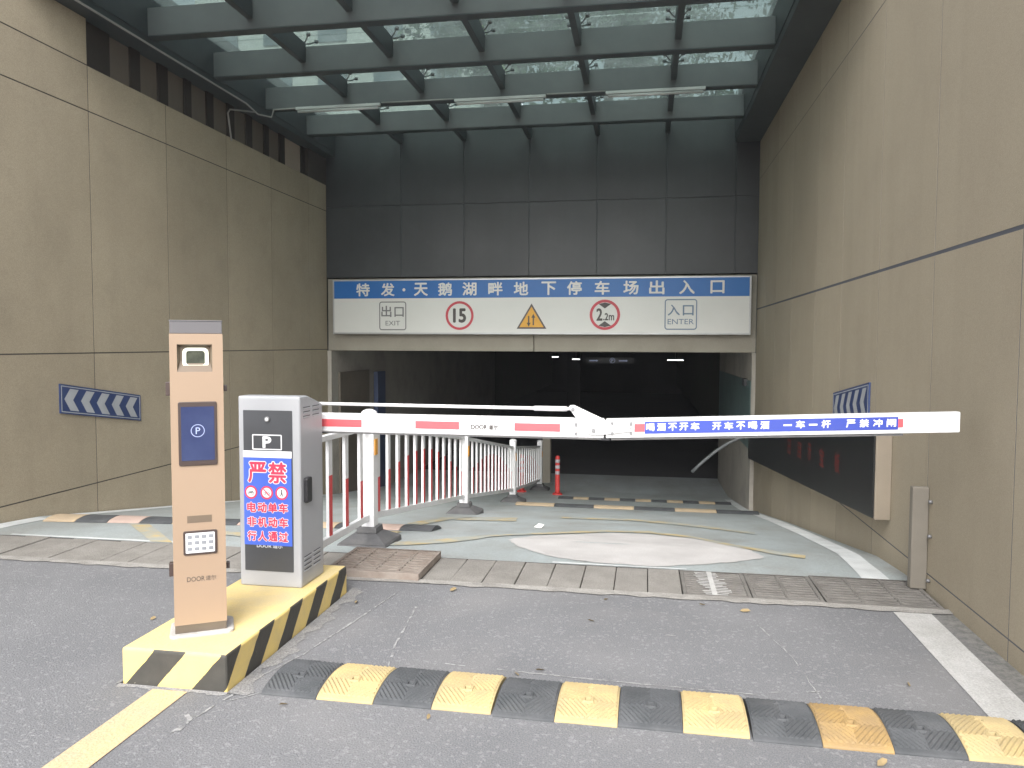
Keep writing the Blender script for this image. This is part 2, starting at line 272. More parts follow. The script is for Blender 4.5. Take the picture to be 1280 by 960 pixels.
# ------------------------------------------------------------------ mesh helpers
class MB:
    def __init__(s): s.v = []; s.f = []; s.mi = []; s.sm = []
    def add(s, vs, fs, mi=0, sm=False):
        o = len(s.v); s.v += [tuple(v) for v in vs]
        for f in fs: s.f.append([o + i for i in f]); s.mi.append(mi); s.sm.append(sm)
    def box(s, x0, x1, y0, y1, z0, z1, mi=0, skip=''):
        vs = [(x0, y0, z0), (x1, y0, z0), (x1, y1, z0), (x0, y1, z0), (x0, y0, z1), (x1, y0, z1), (x1, y1, z1), (x0, y1, z1)]
        F = {'b': (0, 3, 2, 1), 't': (4, 5, 6, 7), 'f': (0, 1, 5, 4), 'r': (1, 2, 6, 5), 'k': (2, 3, 7, 6), 'l': (3, 0, 4, 7)}
        s.add(vs, [F[k] for k in F if k not in skip], mi)
    def extr(s, poly, O, U, V, N, d0, d1, mi=0, side_mi=None, sm=False):
        O, U, V, N = Vector(O), Vector(U), Vector(V), Vector(N); n = len(poly)
        a = [O + U * p[0] + V * p[1] + N * d0 for p in poly]; b = [O + U * p[0] + V * p[1] + N * d1 for p in poly]
        s.add(a, [list(range(n))[::-1]], mi); s.add(b, [list(range(n))], mi)
        s.add(a + b, [(i, (i + 1) % n, n + (i + 1) % n, n + i) for i in range(n)], mi if side_mi is None else side_mi, sm)
    def flat(s, poly, O, U, V, N, d, mi=0):
        O, U, V, N = Vector(O), Vector(U), Vector(V), Vector(N)
        s.add([O + U * p[0] + V * p[1] + N * d for p in poly], [list(range(len(poly)))], mi)
    def ring(s, po, pi_, O, U, V, N, d0, d1, mi=0):
        O, U, V, N = Vector(O), Vector(U), Vector(V), Vector(N); n = len(po)
        P = lambda p, d: O + U * p[0] + V * p[1] + N * d
        vs = [P(p, d1) for p in po] + [P(p, d1) for p in pi_] + [P(p, d0) for p in po] + [P(p, d0) for p in pi_]
        fs = []
        for i in range(n):
            j = (i + 1) % n
            fs += [(i, j, n + j, n + i), (2 * n + i, 2 * n + j, j, i), (n + i, n + j, 3 * n + j, 3 * n + i)]
        s.add(vs, fs, mi)
    def tube(s, pts, r, mi=0, n=10, cap=True):
        pts = [Vector(p) for p in pts]; rs = r if isinstance(r, (list, tuple)) else [r] * len(pts)
        rings = []; up = Vector((0, 0, 1)); prev = None
        for i, p in enumerate(pts):
            t = (pts[min(i + 1, len(pts) - 1)] - pts[max(i - 1, 0)]).normalized()
            if prev is None:
                a = t.cross(up)
                if a.length < 1e-3: a = t.cross(Vector((1, 0, 0)))
            else:
                a = prev - t * prev.dot(t)
            a.normalize(); prev = a; b = t.cross(a)
            rings.append([p + (a * cos(2 * pi * k / n) + b * sin(2 * pi * k / n)) * rs[i] for k in range(n)])
        vs = [v for q in rings for v in q]; fs = []
        for i in range(len(pts) - 1):
            for k in range(n):
                fs.append((i * n + k, i * n + (k + 1) % n, (i + 1) * n + (k + 1) % n, (i + 1) * n + k))
        s.add(vs, fs, mi, True)
        if cap:
            s.add(rings[0], [list(range(n))[::-1]], mi); s.add(rings[-1], [list(range(n))], mi)
    def cyl(s, p0, p1, r, mi=0, n=16): s.tube([p0, p1], r, mi, n)

def rrect(x0, x1, z0, z1, r, k=5):
    out = []
    for cx, cz, a in ((x1 - r, z1 - r, 0), (x0 + r, z1 - r, 90), (x0 + r, z0 + r, 180), (x1 - r, z0 + r, 270)):
        for i in range(k + 1):
            t = radians(a + 90 * i / k); out.append((cx + r * cos(t), cz + r * sin(t)))
    return out
def circ(cx, cz, r, n=32): return [(cx + r * cos(2 * pi * i / n), cz + r * sin(2 * pi * i / n)) for i in range(n)]

ORG = {}
def tag(o, label=None, cat=None, group=None, kind=None):
    if label: o['label'] = label
    if cat: o['category'] = cat
    if group: o['group'] = group
    if kind: o['kind'] = kind
    return o
def thing(name, loc, label, cat, group=None, rz=0.0):
    o = bpy.data.objects.new(name, None); C.objects.link(o); o.empty_display_size = 0.1
    o.location = loc; o.rotation_euler = (0, 0, rz); ORG[o.name] = Vector(loc)
    return tag(o, label, cat, group)
def build(name, mb, mats, parent=None, org=None, bevel=0.0, seg=2, local=False, label=None, merge=True, solid=0.0):
    """one mesh object; vertices are given in world space unless local"""
    if local: O = Vector((0, 0, 0))
    elif org is not None: O = Vector(org)
    elif parent is not None: O = ORG[parent.name]
    else: O = Vector((0, 0, 0))
    me = bpy.data.meshes.new(name)
    me.from_pydata([(v[0] - O.x, v[1] - O.y, v[2] - O.z) for v in mb.v], [], mb.f)
    for k in (mats if isinstance(mats, (list, tuple)) else [mats]): me.materials.append(MT[k])
    for p, i, sflag in zip(me.polygons, mb.mi, mb.sm): p.material_index = i; p.use_smooth = sflag
    bm = bmesh.new(); bm.from_mesh(me)
    if merge: bmesh.ops.remove_doubles(bm, verts=bm.verts, dist=1e-5)
    if bevel > 0:
        es = [e for e in bm.edges if len(e.link_faces) == 2 and e.calc_face_angle(0) > radians(28)]
        bmesh.ops.bevel(bm, geom=es, offset=bevel, segments=seg, profile=0.6, affect='EDGES', clamp_overlap=True)
    bm.to_mesh(me); bm.free(); me.update()
    o = bpy.data.objects.new(name, me); C.objects.link(o)
    if parent is not None: o.parent = parent
    if org is not None and parent is None: o.location = O
    ORG[o.name] = O
    if label: o['label'] = label
    return o
def copy_tree(o, parent=None):
    c = o.copy(); C.objects.link(c)
    if parent is not None: c.parent = parent
    ORG[c.name] = ORG.get(o.name, Vector())
    for ch in list(o.children):
        if ch is not c: copy_tree(ch, c)
    return c

_tc = {}
def glyphs(s):
    if s in _tc: return _tc[s]
    cu = bpy.data.curves.new('lettering', 'FONT'); cu.body = s; cu.size = 1; cu.resolution_u = 3; cu.fill_mode = 'FRONT'
    o = bpy.data.objects.new('lettering', cu); C.objects.link(o); bpy.context.view_layer.update()
    me = bpy.data.meshes.new_from_object(o.evaluated_get(bpy.context.evaluated_depsgraph_get()))
    vs = [(v.co.x, v.co.y) for v in me.vertices]; fs = [list(p.vertices) for p in me.polygons]
    bpy.data.objects.remove(o); bpy.data.curves.remove(cu); bpy.data.meshes.remove(me)
    _tc[s] = (vs, fs); return vs, fs
def put_text(mb, s, O, U, V, N, h, w=None, d=0.0, mi=0, bold=0.0):
    """flat lettering; bold (in glyph heights) thickens the strokes with shifted copies a hair apart in depth"""
    vs, fs = glyphs(s)
    if not vs: return
    x0 = min(v[0] for v in vs); x1 = max(v[0] for v in vs); y0 = min(v[1] for v in vs); y1 = max(v[1] for v in vs)
    ky = h / (y1 - y0); kx = ky if w is None else w / (x1 - x0)
    O, U, V, N = Vector(O), Vector(U), Vector(V), Vector(N)
    sh = [(0, 0)]
    if bold > 0: sh = [(cos(2 * pi * k / 8) * bold * h, sin(2 * pi * k / 8) * bold * h) for k in range(8)]
    for k, (sx, sy) in enumerate(sh):
        mb.add([O + U * ((v[0] - (x0 + x1) / 2) * kx + sx) + V * ((v[1] - (y0 + y1) / 2) * ky + sy) + N * (d + k * 0.00005) for v in vs], fs, mi)

X3, Y3, Z3 = Vector((1, 0, 0)), Vector((0, 1, 0)), Vector((0, 0, 1))
NF = Vector((0, -1, 0))                                  # facing the camera

XL, XR, YW = -5.32, 1.72, 12.40
PR = [(5.16, 0), (5.4, -0.012), (6.0, -.06), (6.74, -.18), (9.46, -.61), (12.4, -1.10), (15.4, -1.47), (17, -1.5), (60, -1.5)]
def rz(y):
    if y <= PR[0][0]: return 0.0
    for (a, za), (b, zb) in zip(PR, PR[1:]):
        if y <= b: return za + (zb - za) * (y - a) / (b - a)
    return PR[-1][1]

# ================================================================== SETTING
mb = MB()
def sheet(x0, x1, y0, y1, z, nx, ny, mi=0):
    vs = [(x0 + (x1 - x0) * i / nx, y0 + (y1 - y0) * j / ny, z) for j in range(ny + 1) for i in range(nx + 1)]
    mb.add(vs, [(j * (nx + 1) + i, j * (nx + 1) + i + 1, (j + 1) * (nx + 1) + i + 1, (j + 1) * (nx + 1) + i) for j in range(ny) for i in range(nx)], mi)
sheet(-400, 400, -500, 1.5, 0, 4, 4); sheet(-5.6, 2.0, 1.5, 4.575, 0, 2, 2)
tag(build('road', mb, 'asphalt', merge=False), kind='structure')
mb = MB()
ys = [5.16, 5.28, 5.4, 5.6, 5.8, 6.0, 6.2, 6.4, 6.74, 7.4, 8.2, 9.46, 10.5, 11.5, 12.4, 13.4, 14.4, 15.4, 17, 17.6]
for a, b in zip(ys, ys[1:]):
    mb.add([(XL - .3, a, rz(a)), (XR + .3, a, rz(a)), (XR + .3, b, rz(b)), (XL - .3, b, rz(b))], [(0, 1, 2, 3)])
tag(build('ramp', mb, 'ramp'), kind='structure')
mb = MB(); mb.add([(-16, 17.6, -1.5), (14, 17.6, -1.5), (14, 48, -1.5), (-16, 48, -1.5)], [(0, 1, 2, 3)])
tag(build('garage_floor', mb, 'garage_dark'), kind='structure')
# mortar strip along the near edge of the drain (uneven edge)
mb = MB(); n = 90
rn = random.Random(3)
lo_ = [4.575 + rn.uniform(-.018, .012) for _ in range(n + 1)]
for i in range(n):
    xa = XL + (XR - XL) * i / n; xb = XL + (XR - XL) * (i + 1) / n
    mb.add([(xa, lo_[i] - .02, 0.006), (xb, lo_[i + 1] - .02, 0.006), (xb, 4.632, 0.008), (xa, 4.632, 0.008)], [(0, 1, 2, 3)])
tag(build('kerb_strip', mb, 'kerb'), kind='structure')
# drain channel under the covers
mb = MB(); mb.add([(XL, 4.57, -.004), (XR, 4.57, -.004), (XR, 4.63, -.004), (XL, 4.63, -.004)], [(0, 1, 2, 3)])
mb.box(XL, XR, 4.63, 5.16, -.35, -.30); mb.add([(XL, 4.63, -.3), (XR, 4.63, -.3), (XR, 4.63, -.004), (XL, 4.63, -.004)], [(0, 1, 2, 3)])
mb.add([(XL, 5.16, -.3), (XR, 5.16, -.3), (XR, 5.16, 0), (XL, 5.16, 0)], [(0, 1, 2, 3)])
tag(build('drain_channel', mb, 'void'), kind='structure')

# painted marks on the ramp: strips between two polylines, draped 4 mm over the floor
def drape(mb, A, B, dz=0.004, nu=8, nv=6, mi=0):
    def samp(P, t):
        k = t * (len(P) - 1); i = min(int(k), len(P) - 2); f = k - i
        return (P[i][0] + (P[i + 1][0] - P[i][0]) * f, P[i][1] + (P[i + 1][1] - P[i][1]) * f)
    N = nu * (len(A) - 1); vs = []
    for i in range(N + 1):
        a = samp(A, i / N); b = samp(B, i / N)
        for j in range(nv + 1):
            x = a[0] + (b[0] - a[0]) * j / nv; y = a[1] + (b[1] - a[1]) * j / nv
            vs.append((x, y, rz(y) + dz))
    mb.add(vs, [(i * (nv + 1) + j, i * (nv + 1) + j + 1, (i + 1) * (nv + 1) + j + 1, (i + 1) * (nv + 1) + j) for i in range(N) for j in range(nv)], mi)
mb = MB()
drape(mb, [(1.40, 5.165), (1.43, 5.67), (1.47, 6.59), (1.5, 7.75), (1.53, 11.5), (1.5, 14.5)], [(1.57, 5.165), (1.58, 5.67), (1.62, 6.5), (1.66, 7.8), (1.67, 11.5), (1.63, 14.5)])
drape(mb, [(-5.3, 5.165), (-5.3, 8.0), (-5.24, 12.3)], [(-5.12, 5.165), (-5.14, 8.0), (-5.12, 12.3)])
drape(mb, [(-4.85, 5.166), (-3.4, 5.166)], [(-4.85, 5.20), (-3.4, 5.22)])
drape(mb, [(-.6, 5.166), (.3, 5.166)], [(-.6, 5.20), (.3, 5.19)])
tag(build('ramp_edge_line', mb, 'white_ramp'), kind='structure')
mb = MB()
top = [(-1.03, 5.94), (-0.88, 6.28), (-0.56, 6.62), (-0.29, 6.9), (0.07, 6.96), (0.44, 6.72), (0.64, 6.36), (0.80, 5.99), (0.88, 5.72)]
bot = [(-1.03, 5.90), (-0.93, 5.68), (-0.76, 5.47), (-0.58, 5.31), (-.25, 5.225), (0.1, 5.22), (0.37, 5.32), (0.65, 5.47), (0.87, 5.68)]
rn = random.Random(14)
jg = lambda P: [(p[0] + rn.uniform(-.012, .012), p[1] + rn.uniform(-.015, .015)) for p in P]
def dense(P, k=5): return [(P[i][0] + (P[i + 1][0] - P[i][0]) * q / k, P[i][1] + (P[i + 1][1] - P[i][1]) * q / k) for i in range(len(P) - 1) for q in range(k)] + [P[-1]]
drape(mb, jg(dense(bot)), jg(dense(top)), 0.0045, 2, 6)
tag(build('screed_patch', mb, 'screed'), kind='structure')
mb = MB()
drape(mb, [(-1.93, 5.42), (-1.71, 5.50), (-1.47, 5.66), (-1.28, 5.87), (-1.08, 6.2), (-0.67, 6.62), (-0.29, 7.0), (0.07, 7.05), (0.43, 6.76), (0.72, 6.1), (0.96, 5.83), (1.16, 5.72)],
          [(-1.93, 5.54), (-1.76, 5.66), (-1.51, 5.84), (-1.32, 6.04), (-1.1, 6.33), (-0.72, 6.77), (-0.31, 7.2), (0.07, 7.27), (0.45, 6.93), (0.75, 6.27), (0.98, 5.97), (1.19, 5.84)], 0.0065, 5, 3)
drape(mb, [(-0.9, 8.5), (-0.11, 8.58), (0.38, 8.22), (0.78, 7.81), (1.05, 7.43)], [(-.9, 8.72), (-0.11, 8.85), (0.4, 8.5), (0.82, 8.05), (1.09, 7.68)], 0.0065, 8, 4)
drape(mb, [(-2.2, 5.83), (-1.97, 5.80)], [(-2.2, 6.1), (-1.97, 6.1)], 0.0065)
drape(mb, [(-2.2, 6.95), (-2.1, 7.9), (-1.97, 8.1)], [(-2.03, 6.85), (-1.95, 7.7), (-1.75, 8.1)], 0.0065)
drape(mb, [(-1.9, 7.6), (-1.29, 7.8)], [(-1.9, 8.05), (-1.35, 8.3)], 0.0065)
drape(mb, [(-4.32, 5.84), (-3.64, 5.17)], [(-4.12, 5.84), (-3.46, 5.17)], 0.0065)
drape(mb, [(-3.75, 6.36), (-3.5, 6.02)], [(-3.6, 6.39), (-3.3, 6.02)], 0.0065)
drape(mb, [(-3.4, 5.56), (-3.05, 5.5)], [(-3.4, 5.70), (-3.05, 5.64)], 0.0065)
tag(build('ramp_yellow_line', mb, 'yellow_ramp'), kind='structure')
# lines on the asphalt
mb = MB(); rn = random.Random(5)
def rline(A, B, n=16, z=0.004, j=.006):
    for i in range(n):
        q = []
        for t in (i / n, (i + 1) / n):
            q.append([(a[0] + (b[0] - a[0]) * t, a[1] + (b[1] - a[1]) * t) for a, b in (A, B)])
        mb.add([(*q[0][0], z), (*q[0][1], z), (*q[1][1], z), (*q[1][0], z)], [(0, 1, 2, 3)])
rline(((1.375, 0.2), (1.40, 4.545)), ((1.56, 0.2), (1.60, 4.545)))
tag(build('edge_line', mb, 'white_matt'), kind='structure')
mb = MB(); rline(((-2.06, 0.6), (-2.075, 2.94)), ((-1.90, 0.6), (-1.912, 2.94)))
tag(build('lane_line', mb, 'yellow_line'), kind='structure')
# chalky scuffs and cracks
mb = MB(); rn = random.Random(11)
def scr(pts, w):
    for i in range(len(pts) - 1):
        a, b = Vector((*pts[i], 0)), Vector((*pts[i + 1], 0)); d = (b - a).normalized(); nn = Vector((-d.y, d.x, 0))
        k = max(2, int((b - a).length / .05))
        for t in range(k):
            if rn.random() < .18: continue
            ww = w * rn.uniform(.3, 1.1); p = a + (b - a) * (t / k) + nn * rn.uniform(-.004, .004); q = a + (b - a) * ((t + 1) / k)
            mb.add([p - nn * ww + Z3 * .003, q - nn * ww + Z3 * .003, q + nn * ww + Z3 * .003, p + nn * ww + Z3 * .003], [(0, 1, 2, 3)])
scr([(-1.80, 2.755), (-1.765, 2.73), (-1.752, 2.69), (-1.757, 2.65), (-1.775, 2.615)], .013)
scr([(0.13, 3.97), (0.18, 3.97)], .012)
scr([(-1.26, 4.15), (-1.2, 3.6), (-1.15, 3.35)], .006)
scr([(-1.74, 2.95), (-1.6, 3.4), (-1.5, 4.0), (-1.45, 4.35)], .007)
scr([(-.9, 3.42), (-.3, 3.38), (.2, 3.36), (.5, 3.35)], .005)
scr([(.62, 4.2), (.72, 3.8), (.76, 3.36)], .004); scr([(.55, 3.38), (.82, 3.44)], .006)
scr([(-1.7, 3.0), (-1.75, 2.75)], .006); scr([(-1.69, 2.9), (-1.3, 3.3)], .004)
tag(build('road_scuff', mb, 'scuff', merge=False), kind='structure')
# raised ground behind the walls and over the garage
mb = MB()
mb.box(-40, -5.63, 1.51, 60, -1, 4.30); mb.box(2.03, 40, 1.51, 60, -1, 4.3); mb.box(-5.629, 2.029, 13.11, 60, 1.75, 4.3)
tag(build('terrain', mb, 'soil'), kind='structure')

mb = MB(); rn = random.Random(17)
def skirt(a, b, nrm, wmin, wmax, n=70):
    a, b, nrm = Vector((*a, 0)), Vector((*b, 0)), Vector((*nrm, 0)); ws = [wmin + (wmax - wmin) * (.45 + .25 * sin(k * .31 + 1) + .2 * sin(k * .87) + rn.uniform(-.09, .09)) for k in range(n + 1)]
    for i in range(n):
        p, q = a + (b - a) * (i / n), a + (b - a) * ((i + 1) / n)
        mb.add([p + Z3 * .008, q + Z3 * .008, q + nrm * ws[i + 1] + Z3 * .0025, p + nrm * ws[i] + Z3 * .0025], [(0, 1, 2, 3)])
skirt((-1.735, 2.955), (-1.735, 4.40), (1, 0), .025, .11); skirt((-2.25, 2.958), (-1.735, 2.958), (0, -1), .008, .03); skirt((-2.247, 2.96), (-2.247, 4.4), (-1, 0), .006, .03)
tag(build('mortar_skirt', mb, 'kerb_dirt', merge=False), kind='structure')
# ------------------------------------------------------------------ drain covers
rn = random.Random(2)
PITCH = 0.2055; x = -5.30; k = 0; slab_me = None
G = 'concrete drain covers laid across the head of the ramp'
XS = []
while x + PITCH < 0.30: XS.append(x); x += PITCH
def slab_mb(wd):
    mb = MB(); mb.box(-wd / 2, wd / 2, -.255, .255, -.055, 0)
    return mb
base = build('drain_cover', slab_mb(PITCH - .005), 'slab', local=True, bevel=.006)
tag(base, 'concrete drain cover slab in the row across the head of the ramp', 'drain cover', G)
first = True
for xx in XS:
    if -2.06 < xx + PITCH / 2 < -1.40: continue
    o = base if first else base.copy()
    if not first: C.objects.link(o)
    first = False
    o.location = (xx + PITCH / 2, 4.895 + rn.uniform(-.004, .004), 0.002 + rn.uniform(-.003, .004)); o.rotation_euler = (rn.uniform(-.006, .006), rn.uniform(-.008, .008), rn.uniform(-.008, .008))
def grate(x0, x1, y0, y1, z, label, mk, nb=14, cross=4, th=.03, group=None):
    o = thing('drain_grate', ((x0 + x1) / 2, (y0 + y1) / 2, z - th), label, 'drain grate', group)
    f = MB(); t = .022
    f.box(x0, x1, y0, y0 + t, z - th, z); f.box(x0, x1, y1 - t, y1, z - th, z); f.box(x0, x0 + t, y0 + t, y1 - t, z - th, z); f.box(x1 - t, x1, y0 + t, y1 - t, z - th, z)
    build('frame', f, mk, o, bevel=.003)
    b = MB(); h = (y1 - y0 - 2 * t) / nb
    for i in range(nb): b.box(x0 + t + .001, x1 - t - .001, y0 + t + h * (i + .18), y0 + t + h * (i + .64), z - th + .003, z - .003)
    for i in range(1, cross + 1):
        xc = x0 + (x1 - x0) * i / (cross + 1); b.box(xc - .007, xc + .007, y0 + t + .001, y1 - t - .001, z - th, z - .001)
    build('bars', b, mk, o)
    return o
gx = XS[-1] + PITCH + .005
grate(gx, gx + .40, 4.64, 5.15, .004, 'grey slotted drain grate smeared with white paint', 'grate', 11, 1)
g0 = grate(gx + .405, gx + .81, 4.64, 5.15, .006, 'plain grey slotted drain grate, second from the right wall', 'grate', 10, 1)
grate(gx + .815, 1.70, 4.62, 5.16, .010, 'dark slotted drain grate at the foot of the right wall', 'grate', 10, 2)
mb = MB(); rn = random.Random(8)
for i in range(15):
    yy = 4.665 + i * .031; mb.box(gx + .12 + rn.uniform(0, .05) - .05 * i / 15, gx + .31 - rn.uniform(0, .05) - .05 * i / 15, yy, yy + .012, .0052, .0062)
mb.box(gx + .17, gx + .20, 4.66, 5.13, .0054, .0066)
gp = [o for o in bpy.data.objects if o.name.startswith('drain_grate')][0]
build('paint_smear', mb, 'white_matt', gp)
grate(-2.0, -1.38, 4.60, 5.15, .05, 'raised rusty drain grate by the foot of the white fence', 'grate_rust', 9, 3, .045)

# ------------------------------------------------------------------ side walls
def panel_wall(name, X, side, y_edges, z_edges, label, mk, gk, thick=.3, skipcell=None, gap=.012, gap_z=None):
    """cladding panels with recessed joints; side=+1: faces +X"""
    o = thing(name, (X, y_edges[0], 0), label, 'wall')
    mb = MB(); g2 = gap / 2
    for (ya, yb) in zip(y_edges, y_edges[1:]):
        for (za, zb) in zip(z_edges, z_edges[1:]):
            if skipcell and skipcell(ya, yb, za, zb): continue
            gz = (gap_z or {}).get
            ga = gz(za, gap) / 2; gb = gz(zb, gap) / 2
            x0, x1 = (X - .03, X) if side > 0 else (X, X + .03)
            mb.box(x0, x1, ya + g2, yb - g2, za + ga, zb - gb, 0)
    b = build('cladding', mb, mk, o)
    core = MB(); x0, x1 = (X - thick, X - .003) if side > 0 else (X + .0012, X + thick)
    return o, core, x0, x1
YL = [1.5, 3.06, 4.29, 5.52, 6.75, 7.98, 9.25, 10.45, 11.70, 12.398]
SILL = 4.165; BEAM = 4.61
ZL = [-1.6, .11, 1.395, 3.73, SILL, BEAM]
lw, core, x0, x1 = panel_wall('retaining_wall', XL, 1, YL, ZL, 'tan panelled retaining wall on the left with clerestory slots under the roof beam', 'wall_left', 'groove',
    skipcell=lambda ya, yb, za, zb: za >= SILL - .01 and ya > 6.7)
core.box(x0, x1, 1.5, 6.75, -1.6, BEAM); core.box(x0, x1, 6.75, 12.398, -1.6, SILL - .012); core.box(x0, XL - .003, 11.70, 12.398, SILL - .012, BEAM); core.box(x0, XL, 12.3985, 13.1, -1.6, 5.25)
build('wall_core', core, 'groove', lw)
mb = MB(); mb.box(XL - .30, XL - .20, 6.75, 11.70, SILL - .01, BEAM)
P = [(7.14, 7.46), (7.62, 7.93), (8.11, 8.43), (8.57, 8.90), (9.05, 9.38), (9.55, 9.85), (10.02, 10.36), (10.50, 10.83), (11.0, 11.56)]
pre = 6.755
for a, b in P: mb.box(XL - .199, XL - .05, pre, a, SILL - .01, BEAM); pre = b
mb.box(XL - .199, XL - .05, pre, 11.698, SILL - .01, BEAM)
build('clerestory_frame', mb, 'slot_dark', lw)
for i, (a, b) in enumerate(P):
    mb = MB(); mb.box(XL - .195, XL - .07, a + .002, b - .002, SILL - .008, BEAM - .01)
    o = build('clerestory_pane', mb, 'slot_lit' if i == 8 else 'slot_pane', lw)
    if i == 8: o['label'] = 'end pane coloured pale as if lit'
mb = MB(); mb.box(XL - .30, XL, 1.44, 1.499, -.02, BEAM); build('end_panel', mb, 'wall_left', lw, bevel=.004)
YR = [1.5, 2.85, 3.92, 5.02, 6.13, 7.22, 8.29, 9.58, 10.71, 11.6, 12.398]
ZR = [-1.6, .11, 2.05, 4.03, BEAM]
rw, core, x0, x1 = panel_wall('retaining_wall', XR, -1, YR, ZR, 'light tan stone clad retaining wall on the right with grey joint lines', 'wall_right', 'groove_blue', gap=.009, gap_z={2.05: .022})
core.box(x0, x1, 1.5, 12.398, -1.6, BEAM); core.box(XR, x1, 12.3985, 13.1, -1.6, 5.25)
build('wall_core', core, 'groove_blue', rw)
mb = MB(); mb.box(XR, XR + .30, 1.44, 1.499, -.02, BEAM); build('end_panel', mb, 'wall_right', rw, bevel=.004)

# ------------------------------------------------------------------ entrance front wall, lintel, inside of the garage
ew = thing('entrance_wall', (-1.8, YW, 0), 'charcoal panelled wall above the garage mouth, behind the big sign', 'wall')
SX = [XL + .001, -4.0, -2.93, -1.85, -.76, .323, 1.374, XR - .001]
mb = MB()
for a, b in zip(SX, SX[1:]):
    for za, zb in ((2.60, 3.787), (3.787, 5.25)):
        mb.box(a + .005, b - .005, YW, YW + .03, za + .005, zb - .005)
build('cladding', mb, 'dark_clad', ew, bevel=.003, seg=1)
mb = MB(); mb.box(XL, XR, YW + .012, YW + .5, 2.605, 5.24); build('wall_core', mb, 'dark_groove', ew)
mb = MB(); mb.box(XL, -1.775, YW + .04, YW + .55, 1.375, 2.59); mb.box(-1.765, XR, YW + .04, YW + .55, 1.375, 2.59)
build('lintel', mb, 'lintel', ew, bevel=.006, seg=1)
gi = thing('garage_hall', (-1.8, 14, -1.5), 'dark underground garage behind the entrance, its side walls lit by daylight', 'garage')
mb = MB(); mb.box(-5.60, -5.25, YW + .001, 27, -1.7, 1.372); build('side_wall', mb, 'garage_wall', gi)
mb = MB(); mb.box(1.66, 2.0, YW + .001, 17.5, -1.7, 1.372); build('side_wall', mb, 'garage_wall', gi)
mb = MB(); mb.box(1.652, 1.659, YW + .05, 17.45, -.15, .93); build('dado', mb, 'teal', gi)
mb = MB(); mb.box(-5.249, -5.215, 12.70, 14.15, -1.3, .99); build('metal_door', mb, 'brown', gi, bevel=.005)
mb = MB(); mb.box(-5.249, -5.16, 14.47, 14.93, -1.45, .94); build('pilaster', mb, 'blue_dark', gi, bevel=.01)
mb = MB(); mb.box(1.60, 1.66, 12.86, 13.1, .83, .95); build('switch_box', mb, 'black', gi, bevel=.006)
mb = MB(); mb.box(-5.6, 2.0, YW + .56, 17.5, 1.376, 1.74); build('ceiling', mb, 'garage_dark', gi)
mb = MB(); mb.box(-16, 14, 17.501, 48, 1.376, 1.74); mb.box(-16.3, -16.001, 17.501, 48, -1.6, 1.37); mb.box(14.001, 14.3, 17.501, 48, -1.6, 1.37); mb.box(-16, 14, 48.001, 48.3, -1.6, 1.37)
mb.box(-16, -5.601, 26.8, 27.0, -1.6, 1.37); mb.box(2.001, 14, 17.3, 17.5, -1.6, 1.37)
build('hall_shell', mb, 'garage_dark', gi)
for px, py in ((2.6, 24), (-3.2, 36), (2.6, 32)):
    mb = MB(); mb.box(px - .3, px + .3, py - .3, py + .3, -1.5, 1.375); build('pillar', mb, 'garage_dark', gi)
for x0, x1, y, z, lab in ((-2.75, -2.45, 30, .905, 'short lit ceiling tube beside the hanging signs deep in the garage'), (.90, 1.50, 30, .90, 'long lit ceiling tube at the right, deep in the garage'), (-3.9, -3.62, 33, .94, 'faint leftmost lit tube deep in the dark garage')):
    mb = MB(); mb.cyl((x0, y, z), (x1, y, z), .015); mb.box(x0, x1, y - .03, y + .03, z + .022, z + .05, 1)
    mb.cyl(((x0 + x1) / 2, y, z + .05), ((x0 + x1) / 2, y, 1.376), .006, 1, 6)
    o = build('tube_light', mb, ['tube_lit', 'cable'], org=((x0 + x1) / 2, y, z)); tag(o, lab, 'light', 'lit tubes deep in the garage')
mb = MB(); mb.box(-2.15, -.35, 29, 29.05, .78, 1.0); mb.cyl((-2, 29.02, 1.0), (-2, 29.02, 1.376), .01, 0, 6); mb.cyl((-.5, 29.02, 1.0), (-.5, 29.02, 1.376), .01, 0, 6)
hs_ = thing('hanging_sign', (-1.25, 29, 1.376), 'dim directional sign hanging from the ceiling far inside the garage', 'sign')
build('board', mb, 'panel_dark', hs_)
mb = MB(); O = (0, 28.998, 0)
put_text(mb, 'P', (-1.15, 28.995, .89), X3, Z3, NF, .12); mb.ring(circ(-1.15, .89, .10), circ(-1.15, .89, .085), O, X3, Z3, NF, 0, .002)
for xx in (-1.85, -.75): mb.extr([(xx - .16, .86), (xx + .1, .86), (xx + .1, .84), (xx + .17, .88), (xx + .1, .92), (xx + .1, .90), (xx - .16, .90)], O, X3, Z3, NF, 0, .002)
build('lettering', mb, 'screen_icon', hs_)

